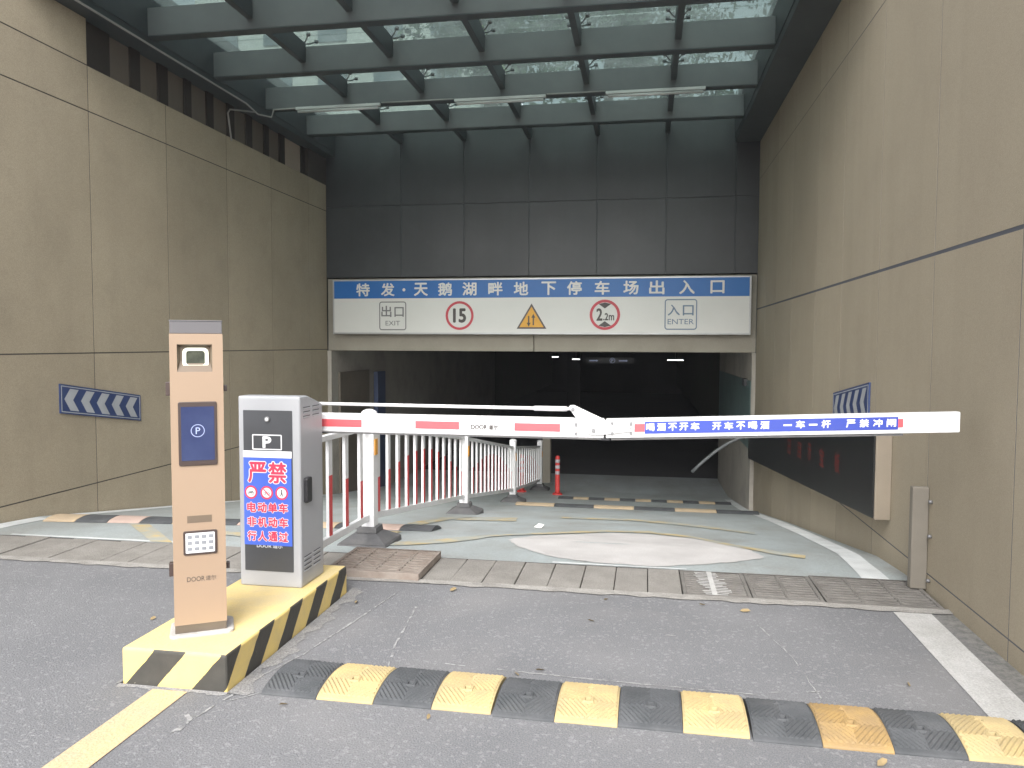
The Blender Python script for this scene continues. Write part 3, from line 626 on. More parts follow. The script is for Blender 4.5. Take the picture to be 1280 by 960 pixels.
# ------------------------------------------------------------------ glass canopy
cn = thing('glass_canopy', (-1.8, 8.2, BEAM), 'grey steel and tinted glass canopy spanning between the two walls', 'canopy')
mb = MB(); mb.box(-5.58, -5.16, 5.9, YW - .001, BEAM, 5.26); build('main_beam', mb, 'steel_dark', cn, bevel=.006)
mb = MB(); mb.box(1.35, 2.0, 5.9, YW - .001, BEAM, 5.26); build('main_beam', mb, 'steel_dark', cn, bevel=.006)
mb = MB(); mb.box(-5.158, -5.150, 5.9, YW - .002, BEAM + .09, 5.24); build('beam_face', mb, 'steel_dark', cn)
mb = MB(); mb.box(1.340, 1.348, 5.9, YW - .002, BEAM + .09, 5.24); build('beam_face', mb, 'steel_dark', cn)
BY = [6.16, 7.44, 8.69, 9.98, 11.28]
for y in BY:
    mb = MB(); y1 = y + .13
    prof = [(0, 0), (.13, 0), (.13, .018), (.075, .018), (.075, .272), (.13, .272), (.13, .29), (0, .29), (0, .272), (.055, .272), (.055, .018), (0, .018)]
    mb.box(-5.149, 1.339, y, y1, 4.70, 4.985)
    build('cross_beam', mb, 'steel', cn, bevel=.006)
    mb = MB(); mb.box(-5.148, 1.338, y - .002, y1 + .002, 4.690, 4.699); build('bottom_flange', mb, 'steel_dark', cn)
PX = [-4.0, -2.93, -1.85, -.76, .325]
gaps = list(zip([b + .131 for b in BY], BY[1:] + [YW]))
for xx in PX:
    for a, b in gaps:
        mb = MB(); mb.box(xx - .035, xx + .035, a + .001, b - .001, 4.80, 5.02); build('purlin', mb, 'steel_dark', cn, bevel=.004)
bx = [-5.15] + PX + [1.34]
gy = BY + [YW + .1]
gp0 = None
for a, b in zip(bx, bx[1:]):
    for ya, yb in zip(gy, gy[1:]):
        mb = MB(); mb.box(a + .006, b - .006, ya + .006, yb - .006, 5.10, 5.112)
        build('glass_pane', mb, 'glass', cn)
def spider():
    mb = MB()
    for sx in (-1, 1):
        for sy in (-1, 1):
            mb.tube([(0, 0, -.075), (sx * .06, sy * .06, -.055), (sx * .11, sy * .11, -.012)], .009, 0, 6)
            mb.cyl((sx * .11, sy * .11, -.03), (sx * .11, sy * .11, -.001), .024, 0, 10)
    mb.cyl((0, 0, -.10), (0, 0, -.055), .016, 0, 8)
    return mb
sp = None
for xx in PX:
    for y in BY[1:]:
        if sp is None: o = sp = build('glass_fitting', spider(), 'steel_hw', cn, local=True)
        else: o = sp.copy(); C.objects.link(o); o.parent = cn
        o.location = Vector((xx, y + .02, 5.10)) - ORG[cn.name]
for i, (x0, x1) in enumerate(((-4.66, -3.475), (-2.464, -1.271), (-.511, .71))):
    t = thing('tube_light', ((x0 + x1) / 2, 9.89, 4.66), ['white tube lamp under the glass canopy, leftmost of the three by the left beam', 'middle white tube lamp of the three hung under the canopy beam', 'right white tube lamp of the three hung under the canopy beam'][i], 'light', 'tube lamps under the canopy beam')
    mb = MB(); mb.box(x0, x1, 9.87, 9.92, 4.635, 4.672); build('fixture', mb, 'tube', t, bevel=.004)
    mb = MB(); mb.cyl((x0 + .03, 9.885, 4.612), (x1 - .03, 9.885, 4.612), .018); build('tube', mb, 'tube', t)
    mb = MB()
    for q in (x0 + .2, x1 - .2): mb.tube([(q, 9.9, 4.672), (q, 9.93, 4.69), (q, 9.985, 4.69)], .006, 0, 6)
    build('bracket', mb, 'cable', t)
mb = MB(); Q = [(XL + .20, 5.95, 4.603), (XL + .20, 6.5, 4.603), (XL + .20, 9.4, 4.60), (XL + .18, 9.75, 4.56), (XL + .30, 9.9, 4.56), (XL + .33, 9.9, 4.66), (-4.68, 9.9, 4.665)]
mb.tube(Q, .011, 0, 8); mb.tube([(-3.46, 9.9, 4.68), (-2.48, 9.9, 4.68)], .009, 0, 6); mb.tube([(-1.26, 9.9, 4.68), (-.52, 9.9, 4.68)], .009, 0, 6)
tag(build('conduit', mb, 'cable', org=(XL + .2, 6.5, 4.6)), 'thin grey conduit running along the left roof beam to the tube lamps', 'cable')
mb = MB(); mb.tube([(XL + .18, 9.70, 4.575), (XL + .03, 9.3, 4.50), (XL + .012, 9.28, 4.45), (XL + .012, 9.36, 4.12)], .011, 0, 8)
tag(build('conduit', mb, 'cable', org=(XL + .02, 9.3, 4.3)), 'short drop of grey conduit down the dark clerestory slots', 'cable')

# ------------------------------------------------------------------ big entrance sign
YS = 12.28
sg = thing('entrance_sign', (-1.76, YS, 1.652), 'wide blue and white car park sign over the garage mouth', 'sign')
mb = MB(); mb.box(-5.17, 1.62, YS + .004, YW - .002, 1.652, 2.560); build('sign_box', mb, 'sign_frame', sg, bevel=.006)
mb = MB(); mb.box(-5.140, 1.590, YS, YS + .0035, 1.680, 2.243); build('white_face', mb, 'sign_white', sg)
mb = MB(); mb.box(-5.140, 1.590, YS, YS + .0035, 2.247, 2.535); build('blue_band', mb, 'sign_blue', sg)
mb = MB()
for ch, xx in zip('特发·天鹅湖畔地下停车场出入口', (-4.63, -4.2, -3.92, -3.63, -3.22, -2.81, -2.38, -1.96, -1.51, -1.1, -.66, -.21, .19, .65, 1.11)):
    if ch == '·': mb.flat(circ(xx, 2.385, .026, 14), (0, YS, 0), X3, Z3, NF, .003)
    else: put_text(mb, ch, (xx, YS, 2.39), X3, Z3, NF, .205 if ch != '口' else .19, .225 if ch != '口' else .2, .003, 0, .028)
build('lettering', mb, 'sign_white', sg)
def outline(mb, x0, x1, z0, z1, r, t, y, d=.003, mi=0): mb.ring(rrect(x0, x1, z0, z1, r), rrect(x0 + t, x1 - t, z0 + t, z1 - t, max(.002, r - t)), (0, y, 0), X3, Z3, NF, d - .001, d, mi)
mb = MB(); outline(mb, -4.349, -3.881, 1.718, 2.193, .045, .017, YS)
put_text(mb, '出', (-4.225, YS, 2.03), X3, Z3, NF, .18, .17, .003, 0, .02); put_text(mb, '口', (-4.005, YS, 2.02), X3, Z3, NF, .155, .155, .003, 0, .02)
put_text(mb, 'EXIT', (-4.115, YS, 1.835), X3, Z3, NF, .075, .25, .003, 0, .004)
build('exit_mark', mb, 'ink_grey', sg)
mb = MB(); outline(mb, .315, .81, 1.728, 2.205, .045, .017, YS)
put_text(mb, '入', (.455, YS, 2.035), X3, Z3, NF, .165, .18, .003, 0, .02); put_text(mb, '口', (.675, YS, 2.03), X3, Z3, NF, .155, .16, .003, 0, .02)
put_text(mb, 'ENTER', (.563, YS, 1.855), X3, Z3, NF, .08, .40, .003, 0, .004)
build('enter_mark', mb, 'ink_blue', sg)
mb = MB(); mb.ring(circ(-2.976, 1.958, .235, 40), circ(-2.976, 1.958, .195, 40), (0, YS, 0), X3, Z3, NF, .001, .003, 0)
put_text(mb, '15', (-2.976, YS, 1.958), X3, Z3, NF, .215, .20, .003, 1, .05); build('speed_limit_mark', mb, ['sign_red', 'ink'], sg)
mb = MB(); cx, cz = -.614, 1.964; mb.ring(circ(cx, cz, .24, 40), circ(cx, cz, .197, 40), (0, YS, 0), X3, Z3, NF, .001, .003, 0)
mb.flat([(cx - .10, cz + .172), (cx, cz + .10), (cx + .10, cz + .172), (cx, cz + .194)], (0, YS, 0), X3, Z3, NF, .0035, 1); mb.flat([(cx + .10, cz - .172), (cx, cz - .10), (cx - .10, cz - .172), (cx, cz - .194)], (0, YS, 0), X3, Z3, NF, .0035, 1)
put_text(mb, '2', (cx - .085, YS, cz + .005), X3, Z3, NF, .185, .085, .003, 1, .035); put_text(mb, '.2', (cx + .015, YS, cz - .03), X3, Z3, NF, .11, .072, .003, 1, .04); put_text(mb, 'm', (cx + .105, YS, cz - .045), X3, Z3, NF, .08, .08, .003, 1, .04)
build('height_limit_mark', mb, ['sign_red', 'ink'], sg)
mb = MB(); cx = -1.787
mb.extr([(-2.03, 1.742), (-1.544, 1.742), (cx, 2.15)], (0, YS, 0), X3, Z3, NF, .0005, .002, 1); mb.extr([(-1.985, 1.768), (-1.589, 1.768), (cx, 2.098)], (0, YS, 0), X3, Z3, NF, .002, .003, 0)
for s, xx in ((-1, cx - .045), (1, cx + .03)):
    z0, z1 = 1.80, 1.95; mb.flat([(xx - .011, z0 + .0), (xx + .011, z0), (xx + .011, z1), (xx - .011, z1)], (0, YS, 0), X3, Z3, NF, .0035, 2)
    zt, zz = (z1 + .035, z1 - .03) if s > 0 else (z0 - .025, z0 + .04); mb.flat([(xx - .032, zz), (xx + .032, zz), (xx, zt)], (0, YS, 0), X3, Z3, NF, .004, 2)
build('two_way_mark', mb, ['sign_yellow', 'sign_dark', 'ink'], sg)

# ------------------------------------------------------------------ chevron signs on the walls
def chevron(name, X, N, U, O, length, hgt, slope, label, flip):
    """U: along the wall away from O; slope: rise per metre along U"""
    t = thing(name, O, label, 'sign')
    V = Z3; U = Vector(U); Ud = (U + Z3 * slope)
    def q(a, b): return (a, b)
    mb = MB(); mb.extr([(0, 0), (length, 0), (length, hgt), (0, hgt)], O, Ud, V, N, .002, .014); build('plate', mb, 'chev_blue', t)
    mb = MB(); a, c = .014, .022
    mb.ring([(a, a), (length - a, a), (length - a, hgt - a), (a, hgt - a)], [(c, c), (length - c, c), (length - c, hgt - c), (c, hgt - c)], O, Ud, V, N, .0145, .0155)
    p = (length - .08) / 5
    for i in range(5):
        u0 = .05 + i * p; wv = p * .52; tip = -.085 if not flip else .085
        base_ = [(u0 + .075, .035), (u0 + .075 + wv, .035), (u0 + wv, hgt / 2), (u0 + .075 + wv, hgt - .035), (u0 + .075, hgt - .035), (u0, hgt / 2)]
        if flip: base_ = [(length - a_, b_) for a_, b_ in base_]
        mb.flat(base_, O, Ud, V, N, .0155)
    build('chevrons', mb, 'chev_white', t)
chevron('chevron_sign', XL, X3, (0, 1, 0), (XL, 6.27, .842), 1.15, .275, -.158, 'blue chevron sign with five pale arrows on the left wall', False)
chevron('chevron_sign', XR, -X3, (0, 1, 0), (XR, 6.26, .93), 1.12, .285, -.135, 'blue chevron sign with pale arrows on the right wall above the display board', True)

# ------------------------------------------------------------------ display board on right wall
db = thing('display_board', (1.61, 5.7, .27), 'long black electronic display board with dim red characters on the right wall', 'display board')
sl_ = -.081; U = Vector((0, 1, sl_)); L_ = 6.5; H_ = .62
mb = MB(); mb.extr([(0, 0), (L_, 0), (L_, H_), (0, H_)], (0, 5.7, .272), U, Z3, X3, 1.612, XR - .001)
build('case', mb, 'tan_frame', db, bevel=.006)
mb = MB(); mb.extr([(.012, .012), (L_ - .012, .012), (L_ - .012, H_ - .012), (.012, H_ - .012)], (0, 5.7, .272), U, Z3, X3, 1.600, 1.6115)
build('screen', mb, 'led_board', db)
mb = MB()
for ch, y, z in (('板', 6.72, .52), ('宝', 7.28, .485), ('示', 7.80, .46), ('目', 8.28, .41), ('日', 8.84, .375)):
    put_text(mb, ch, (1.5985, y, z), (0, -1, 0), Z3, (-1, 0, 0), .16, .17, 0, 0, .03)
build('lettering', mb, 'led_red', db)
# ------------------------------------------------------------------ guard plate on the right wall
gd = thing('guard_plate', (1.67, 5.0, 0), 'tall narrow galvanised steel guard plate bolted to the right wall by the grate', 'guard plate')
mb = MB(); mb.extr([(1.628, 4.985), (1.718, 4.975), (1.718, 5.015), (1.622, 5.025)], (0, 0, 0), X3, Y3, Z3, .012, .64); build('channel', mb, 'guard', gd, bevel=.006)
for z in (.08, .35, .56):
    mb = MB(); mb.cyl((XR - .001, 4.93, z), (XR - .02, 4.93, z), .011, 0, 10); build('bolt', mb, 'steel_hw', gd)

# ------------------------------------------------------------------ concrete island
IX0, IX1, IY0, IY1, IZ = -2.24, -1.742, 2.965, 4.32, .165
mb = MB(); mb.box(IX0, IX1, IY0, IY1, -.02, IZ)
isl = build('traffic_island', mb, ['island', 'island_top'], org=(IX0, IY0, 0), bevel=.014, seg=3)
for p in isl.data.polygons:
    if p.normal.z > .9: p.material_index = 1
tag(isl, 'yellow concrete island with black diagonal hazard stripes under the gate cabinet', 'traffic island')

# ------------------------------------------------------------------ payment / camera kiosk
KW, KD = .223, .15
ks = thing('camera_kiosk', (-2.08, 3.112, IZ), 'tall champagne coloured kiosk with lit camera window, screen and keypad', 'kiosk', rz=radians(30.6))
z = lambda a: a - IZ
mb = MB()
def holed(mb, x0, x1, z0, z1, holes, depth, mi=0, mir=1):
    zs = sorted({z0, z1} | {h[2] for h in holes} | {h[3] for h in holes}); xs = sorted({x0, x1} | {h[0] for h in holes} | {h[1] for h in holes})
    for za, zb in zip(zs, zs[1:]):
        for xa, xb in zip(xs, xs[1:]):
            if any(h[0] <= (xa + xb) / 2 <= h[1] and h[2] <= (za + zb) / 2 <= h[3] for h in holes): continue
            mb.add([(xa, 0, za), (xb, 0, za), (xb, 0, zb), (xa, 0, zb)], [(0, 1, 2, 3)], mi)
    for a, b, c, d in holes:
        D = depth; s_ = .012
        i = [(a + s_, D, c + s_ * 4), (b - s_, D, c + s_ * 4), (b - s_, D, d - s_), (a + s_, D, d - s_)]; o_ = [(a, 0, c), (b, 0, c), (b, 0, d), (a, 0, d)]
        mb.add(o_ + i, [(0, 1, 5, 4), (1, 2, 6, 5), (2, 3, 7, 6), (3, 0, 4, 7), (4, 5, 6, 7)], mir)
holed(mb, 0, KW, z(.215), z(1.54), [(.031, .178, z(1.369), z(1.492))], .032)
a, b = z(.215), z(1.54)
mb.add([(0, 0, a), (KW, 0, a), (KW, KD, a), (0, KD, a), (0, 0, b), (KW, 0, b), (KW, KD, b), (0, KD, b)], [(1, 2, 6, 5), (2, 3, 7, 6), (3, 0, 4, 7), (4, 5, 6, 7)], 0)
body = build('body', mb, ['gold', 'gold_dark'], ks, local=True)
bv = bmesh.new(); bv.from_mesh(body.data)
bmesh.ops.bevel(bv, geom=[e for e in bv.edges if all(abs(v.co.y) < 1e-5 and (abs(v.co.x) < 1e-5 or abs(v.co.x - KW) < 1e-5) for v in e.verts) and abs(e.verts[0].co.x - e.verts[1].co.x) < 1e-5], offset=.008, segments=3, profile=.6, affect='EDGES')
bv.to_mesh(body.data); bv.free()
mb = MB(); mb.box(.002, KW - .002, .006, KD, z(1.5405), z(1.595)); mb.box(-.001, KW + .001, .003, KD + .002, z(1.5955), z(1.601), 1); build('cap', mb, ['cap_grey', 'silver'], ks, local=True, bevel=.004)
mb = MB(); mb.box(.002, KW - .002, .002, KD - .002, 0.0, z(.2148)); build('base_band', mb, 'band', ks, local=True, bevel=.002)
mb = MB(); mb.extr(rrect(-.022, KW + .03, -.03, KD + .03, .03), (0, 0, 0), X3, Y3, Z3, -.002, .012); build('mortar_bed', mb, 'mortar', ks, local=True, bevel=.005)
O = (0, .031, 0)
mb = MB(); mb.ring(rrect(.053, .162, z(1.385), z(1.477), .022), rrect(.068, .147, z(1.399), z(1.463), .012), O, X3, Z3, NF, 0, .012); rg = build('ring_light', mb, 'ring', ks, local=True)
mb = MB(); mb.extr(rrect(.0685, .1465, z(1.3995), z(1.4625), .012), O, X3, Z3, NF, .0005, .006); build('lens_window', mb, 'lens', rg, local=True)
O = (0, 0, 0)
mb = MB(); mb.extr(rrect(.031, .193, z(.945), z(1.234), .008), O, X3, Z3, NF, 0, .007); sc = build('display', mb, 'bezel', ks, local=True, bevel=.003)
mb = MB(); mb.extr(rrect(.043, .182, z(.968), z(1.212), .003), O, X3, Z3, NF, .007, .0082); build('screen', mb, 'screen', sc, local=True)
mb = MB(); mb.ring(circ(.112, z(1.103), .029), circ(.112, z(1.103), .0262), O, X3, Z3, NF, .008, .0092); put_text(mb, 'P', (.113, 0, z(1.103)), X3, Z3, NF, .030, None, .0092, 0, .0); build('parking_icon', mb, 'screen_icon', sc, local=True)
mb = MB(); mb.extr(rrect(.043, .186, z(.536), z(.647), .008), O, X3, Z3, NF, 0, .006); kp = build('keypad', mb, 'bezel', ks, local=True, bevel=.002)
mb = MB(); mb.extr(rrect(.053, .176, z(.546), z(.637), .004), O, X3, Z3, NF, .006, .0075); build('key_plate', mb, 'keypad', kp, local=True)
k0 = None
for r in range(3):
    for c_ in range(4):
        if k0 is None:
            mb = MB(); mb.extr(rrect(-.0095, .0095, -.0075, .0075, .003, 3), O, X3, Z3, NF, 0, .0025); k0 = k = build('key', mb, 'key', kp, local=True)
        else: k = k0.copy(); C.objects.link(k); k.parent = kp
        k.location = (.070 + c_ * .0300, -.0076, z(.620) - r * .0275)
mb = MB(); mb.box(.061, .165, -.0012, 0, z(.683), z(.715)); build('faded_label', mb, 'gold_dark', ks, local=True)
bpy.data.objects[-1] if False else None
mb = MB(); put_text(mb, 'DOOR', (.093, 0, z(.424)), X3, Z3, NF, .022, .075, .0012, 0, 0.0); put_text(mb, '道尔', (.157, 0, z(.424)), X3, Z3, NF, .022, .045, .0012, 0, 0.0); build('lettering', mb, 'ink', ks, local=True)
for zz in (1.292, .467):
    mb = MB(); mb.box(-.020, -.0005, .03, .065, z(zz) - .031, z(zz) + .031); build('latch', mb, 'bezel', ks, local=True, bevel=.003)
    mb = MB(); mb.box(KW + .0005, KW + .016, .02, .05, z(zz) - .014, z(zz) + .014); build('latch', mb, 'bezel', ks, local=True, bevel=.003)

# ------------------------------------------------------------------ barrier gate
CX0, CX1, CY0, CY1 = -2.178, -1.818, 3.864, 4.16
bg_ = thing('barrier_gate', ((CX0 + CX1) / 2, 4.0, IZ), 'silver barrier gate cabinet with white folding arm lowered across the lane', 'barrier gate')
mb = MB(); mb.extr([(CY0, IZ), (CY1, IZ), (CY1, 1.155), (CY0 + .10, 1.212), (CY0, 1.212)], (0, 0, 0), Y3, Z3, X3, CX0, CX1)
cab = build('cabinet', mb, 'silver', bg_, bevel=.014, seg=3)
O = (0, CY0, 0)
mb = MB(); mb.extr(rrect(-2.146, -1.862, .252, 1.135, .004), O, X3, Z3, NF, 0, .003); build('front_panel', mb, 'panel_dark', cab)
mb = MB(); outline(mb, -2.094, -1.922, .920, 1.004, .006, .006, CY0, .0045); put_text(mb, 'P', (-2.008, CY0, .962), X3, Z3, NF, .058, .045, .0045, 0, .06); build('parking_mark', mb, 'poster_white', cab)
mb = MB(); mb.cyl((-2.004, CY0 - .002, 1.088), (-2.004, CY0 - .012, 1.088), .015, 0, 20); mb.cyl((-2.004, CY0 - .012, 1.088), (-2.004, CY0 - .014, 1.088), .009, 1, 16); build('lock', mb, ['steel_hw', 'white'], cab)
mb = MB(); put_text(mb, 'DOOR 道尔', (-2.0, CY0, .392), X3, Z3, NF, .022, .15, .004, 0, 0); build('lettering', mb, 'poster_white', cab)
mb = MB(); mb.box(-2.146, -1.868, CY0 - .0055, CY0 - .0032, .396, .877); po = build('poster', mb, 'poster_blue', cab)
mb = MB(); mb.box(-2.148, -1.866, CY0 - .0058, CY0 - .0032, .8775, .914); build('poster_header', mb, 'poster_white', cab)
mb = MB(); wd = MB()
def outlined(ch, x_, z_, h_, w_, bo, bi):
    put_text(mb, ch, (x_, CY0, z_), X3, Z3, NF, h_, w_, .0066, 0, bo); put_text(mb, ch, (x_, CY0, z_), X3, Z3, NF, h_, w_, .0074, 1, bi)
outlined('严', -2.066, .797, .108, .10, .075, .03); outlined('禁', -1.948, .797, .110, .10, .075, .028)
for row, zz in (('电动单车', .604), ('非机动车', .524), ('行人通过', .446)):
    for i, ch in enumerate(row): outlined(ch, -2.101 + i * .0615, zz, .051, .050, .095, .04)
for i, xx in enumerate((-2.104, -2.012, -1.925)):
    zc = .686; mb.flat(circ(xx, zc, .037, 24), O, X3, Z3, NF, .0062, 1); mb.flat(circ(xx, zc, .0275, 24), O, X3, Z3, NF, .0068, 0)
    b_ = math.radians(45); 
    if i == 0:
        for q in (-.011, .011): mb.ring(circ(xx + q, zc - .005, .008, 12), circ(xx + q, zc - .005, .0055, 12), O, X3, Z3, NF, .0068, .0072, 2)
        mb.flat([(xx - .012, zc - .004), (xx + .012, zc - .002), (xx + .008, zc + .011), (xx + .004, zc + .004), (xx - .008, zc + .004)], O, X3, Z3, NF, .0073, 2)
    elif i == 1:
        for q in (-.010, .010): mb.ring(circ(xx + q, zc - .006, .008, 12), circ(xx + q, zc - .006, .006, 12), O, X3, Z3, NF, .0068, .0072, 2)
        mb.flat([(xx - .010, zc - .007), (xx - .007, zc - .007), (xx + .005, zc + .007), (xx + .002, zc + .007)], O, X3, Z3, NF, .0073, 2)
        mb.flat([(xx - .02, zc + .017), (xx - .016, zc + .021), (xx + .02, zc - .017), (xx + .016, zc - .021)], O, X3, Z3, NF, .0076, 1)
    else:
        mb.flat(circ(xx, zc + .013, .005, 10), O, X3, Z3, NF, .0073, 2); mb.flat([(xx - .003, zc + .007), (xx + .004, zc + .007), (xx + .005, zc - .004), (xx + .009, zc - .018), (xx + .005, zc - .018), (xx, zc - .006), (xx - .006, zc - .018), (xx - .009, zc - .017), (xx - .004, zc - .003)], O, X3, Z3, NF, .0073, 2)
build('poster_print', mb, ['poster_white', 'poster_pink', 'ink'], cab)
mb = MB(); put_text(mb, '—————————', (-2.06, CY0, .897), X3, Z3, NF, .004, .12, .0066, 0, 0); build('header_print', mb, 'pale_grey', cab)
mb = MB(); mb.extr(rrect(3.90, 3.965, .627, .765, .012), (0, 0, 0), Y3, Z3, X3, CX1 - .001, CX1 + .022); hd = build('handle', mb, 'black', cab, bevel=.004)
mb = MB()
for c_ in (3.945, 4.065):
    for r in range(4): mb.box(CX1 - .001, CX1 + .004, c_ - .045, c_ + .045, .245 + r * .024, .245 + r * .024 + .009)
    for r in range(3): mb.box(CX1 - .001, CX1 + .003, c_ - .04, c_ + .045, 1.09 + r * .024, 1.09 + r * .024 + .009)
build('louvres', mb, 'silver', cab, bevel=.002, seg=1)
mb = MB()
for c_ in (3.945, 4.065):
    for r in range(4): mb.box(CX1 - .001, CX1 + .0012, c_ - .045, c_ + .045, .2545 + r * .024, .2595 + r * .024)
    for r in range(3): mb.box(CX1 - .001, CX1 + .0012, c_ - .04, c_ + .045, 1.0995 + r * .024, 1.1045 + r * .024)
build('vent_slots', mb, 'black', cab)
# arm: inner half level, outer half lifted 2 degrees past the folding joint
AY0, AY1 = 4.222, 4.268
mb = MB(); mb.extr(rrect(AY0, AY1, .982, 1.092, .008, 3), (0, 0, 0), Y3, Z3, X3, -2.12, -.21)
ai = build('inner_arm', mb, 'white', bg_, bevel=.003, seg=1)
mb = MB(); mb.cyl((-2.0, CY1 - .01, 1.037), (-2.0, AY0 + .01, 1.037), .05, 0, 24); mb.box(-2.10, -1.92, CY1 + .012, AY0 - .003, .99, 1.085); build('arm_clamp', mb, 'silver', bg_)
for a, b in ((-1.86, -1.605), (-1.283, -1.025), (-.708, -.451)):
    mb = MB(); mb.box(a, b, AY0 - .0025, AY0 - .0005, 1.014, 1.058); build('red_stripe', mb, 'red_stripe', ai)
mb = MB(); put_text(mb, 'DOOR', (-.910, AY0, 1.031), X3, Z3, NF, .026, .09, .003, 0, .04); put_text(mb, '道尔', (-.828, AY0, 1.031), X3, Z3, NF, .026, .052, .003, 0, .03); build('lettering', mb, 'ink', ai)
mb = MB(); mb.box(-2.1, -.21, AY0 + .006, AY1 - .006, .974, .9818); build('rubber_edge', mb, 'rubber', ai)
A0 = Vector((-.20, 0, 0)); TL = math.tan(radians(2.33)); U2 = Vector((1, 0, TL))
mb = MB(); mb.extr([(0, .984), (1.793, .984), (1.793, 1.090), (0, 1.090)], (-.20, 0, 0), U2, Z3, Y3, AY0, AY1)
ao = build('outer_arm', mb, 'white', bg_, bevel=.006, seg=2)
O2 = (-.20, AY0, 0)
mb = MB(); mb.extr([(.211, 1.005), (1.497, 1.005), (1.497, 1.071), (.211, 1.071)], O2, U2, Z3, NF, .0006, .0026); bn_ = build('banner', mb, 'banner', ao)
mb = MB()
for s0, txt, x_ in ((0, '喝酒不开车', (806, 879)), (0, '开车不喝酒', (892, 968)), (0, '一车一杆', (981, 1044)), (0, '严禁冲闸', (1058, 1123))):
    n_ = len(txt)
    for i, ch in enumerate(txt):
        px = x_[0] + (x_[1] - x_[0]) * (i + .5) / n_
        u = .211 + (px - 806) / (1123 - 806) * (1.497 - .211)
        pos = Vector(O2) + U2 * u + Z3 * 1.041
        if ch == '一': mb.extr([(u - .021, 1.034), (u + .021, 1.034), (u + .021, 1.043), (u - .021, 1.043)], O2, U2, Z3, NF, .0026, .0034)
        else: put_text(mb, ch, pos, U2, Z3, NF, .039, .043, .0034, 0, .04)
build('lettering', mb, 'poster_white', ao)
for a, b in ((.155, .2105), (1.4975, 1.521)):
    mb = MB(); mb.extr([(a, 1.016), (b, 1.016), (b, 1.060), (a, 1.060)], O2, U2, Z3, NF, .0006, .0022); build('red_stripe', mb, 'red_stripe', ao)
mb = MB(); mb.extr([(.03, .972), (1.525, .972), (1.525, .9838), (.03, .9838)], O2, U2, Z3, Y3, .008, .038); build('rubber_edge', mb, 'rubber', ao)
# folding bracket and tie rod
mb = MB()
hull = [(-.405, 1.150), (-.395, 1.163), (-.375, 1.165), (-.205, 1.088), (-.18, 1.063), (-.07, 1.066), (-.065, 1.025), (-.18, 1.008), (-.245, 1.0), (-.285, 1.002), (-.305, 1.015)]
mb.extr(hull, (0, AY0 - .003, 0), X3, Z3, NF, 0, .010); br = build('fold_bracket', mb, 'white', bg_, bevel=.004)
mb = MB(); mb.extr([(-.365, 1.135), (-.345, 1.140), (-.2, 1.064), (-.165, 1.055), (-.06, 1.055), (-.06, 1.049), (-.17, 1.048), (-.21, 1.055)], (0, AY0 - .013, 0), X3, Z3, NF, 0, .004)
mb.extr([(-.365, 1.125), (-.355, 1.128), (-.262, 1.02), (-.272, 1.014)], (0, AY0 - .013, 0), X3, Z3, NF, 0, .004); build('bracket_rib', mb, 'white', br)
for px_, pz_, r in ((-.379, 1.140, .011), (-.266, 1.026, .012), (-.363, 1.058, .008), (-.363, 1.008, .008), (-.165, 1.068, .008), (-.165, 1.015, .008), (-.062, 1.070, .008), (-.062, 1.016, .008)):
    mb = MB(); mb.cyl((px_, AY0 - .002, pz_), (px_, AY0 - .019, pz_), r, 0, 12); build('bolt', mb, 'steel_hw', br)
mb = MB(); mb.tube([(-1.98, AY0 + .02, 1.146), (-.40, AY0 + .02, 1.140)], .0095, 0, 12); mb.tube([(-.60, AY0 + .02, 1.1405), (-.415, AY0 + .02, 1.1400)], .014, 0, 12); build('tie_rod', mb, 'white', bg_)
mb = MB(); mb.box(-.225, -.178, AY0 + .002, AY1, .972, .983); build('joint_stop', mb, 'black', bg_)

# ------------------------------------------------------------------ white and red fence between the lanes
FX = -2.05
fn = thing('lane_fence', (FX, 5.5, 0), 'white metal fence with red lower bars dividing the ramp lanes', 'fence')
def redfrac(y):
    seq = [(2.35, 5.5), (5.6, 8.65), (8.75, 12.05), (12.15, 15.3)]
    for a, b in seq:
        if a - .06 <= y <= b + .06: return .40 + .40 * sin(pi * max(0, min(1, (y - a) / (b - a)))) ** 1.3
    return .4
def post(y):
    zg = rz(y) - .002; t = .05
    mb = MB(); mb.box(FX - t, FX + t, y - t, y + t, zg + .10, zg + .985); p = build('post', mb, 'white', fn, bevel=.006)
    mb = MB(); rs = [(.058, .986), (.062, .995), (.058, 1.006), (.044, 1.018), (.022, 1.026), (.004, 1.028)]
    n_ = 20; vs = []
    for r, h in rs: vs += [(FX + r * cos(2 * pi * k / n_), y + r * sin(2 * pi * k / n_), zg + h) for k in range(n_)]
    mb.add(vs, [(i * n_ + k, i * n_ + (k + 1) % n_, (i + 1) * n_ + (k + 1) % n_, (i + 1) * n_ + k) for i in range(len(rs) - 1) for k in range(n_)] + [[n_ * (len(rs) - 1) + k for k in range(n_)]], 0, True)
    build('post_cap', mb, 'white', p)
    mb = MB()
    def frus(a, b, z0, z1): mb.add([(FX - a, y - a, z0), (FX + a, y - a, z0), (FX + a, y + a, z0), (FX - a, y + a, z0), (FX - b, y - b, z1), (FX + b, y - b, z1), (FX + b, y + b, z1), (FX - b, y + b, z1)], [(0, 3, 2, 1), (4, 5, 6, 7), (0, 1, 5, 4), (1, 2, 6, 5), (2, 3, 7, 6), (3, 0, 4, 7)])
    frus(.195, .19, zg - .03, zg + .03); build('rubber_base', mb, 'rubber', p, bevel=.012)
    mb = MB(); frus(.186, .085, zg + .031, zg + .088); frus(.082, .075, zg + .089, zg + .135); build('rubber_collar', mb, 'rubber', p, bevel=.008)
    mb = MB(); mb.box(FX + .0505, FX + .057, y - .03, y + .03, zg + .68, zg + .80); build('reflector', mb, 'amber', p)
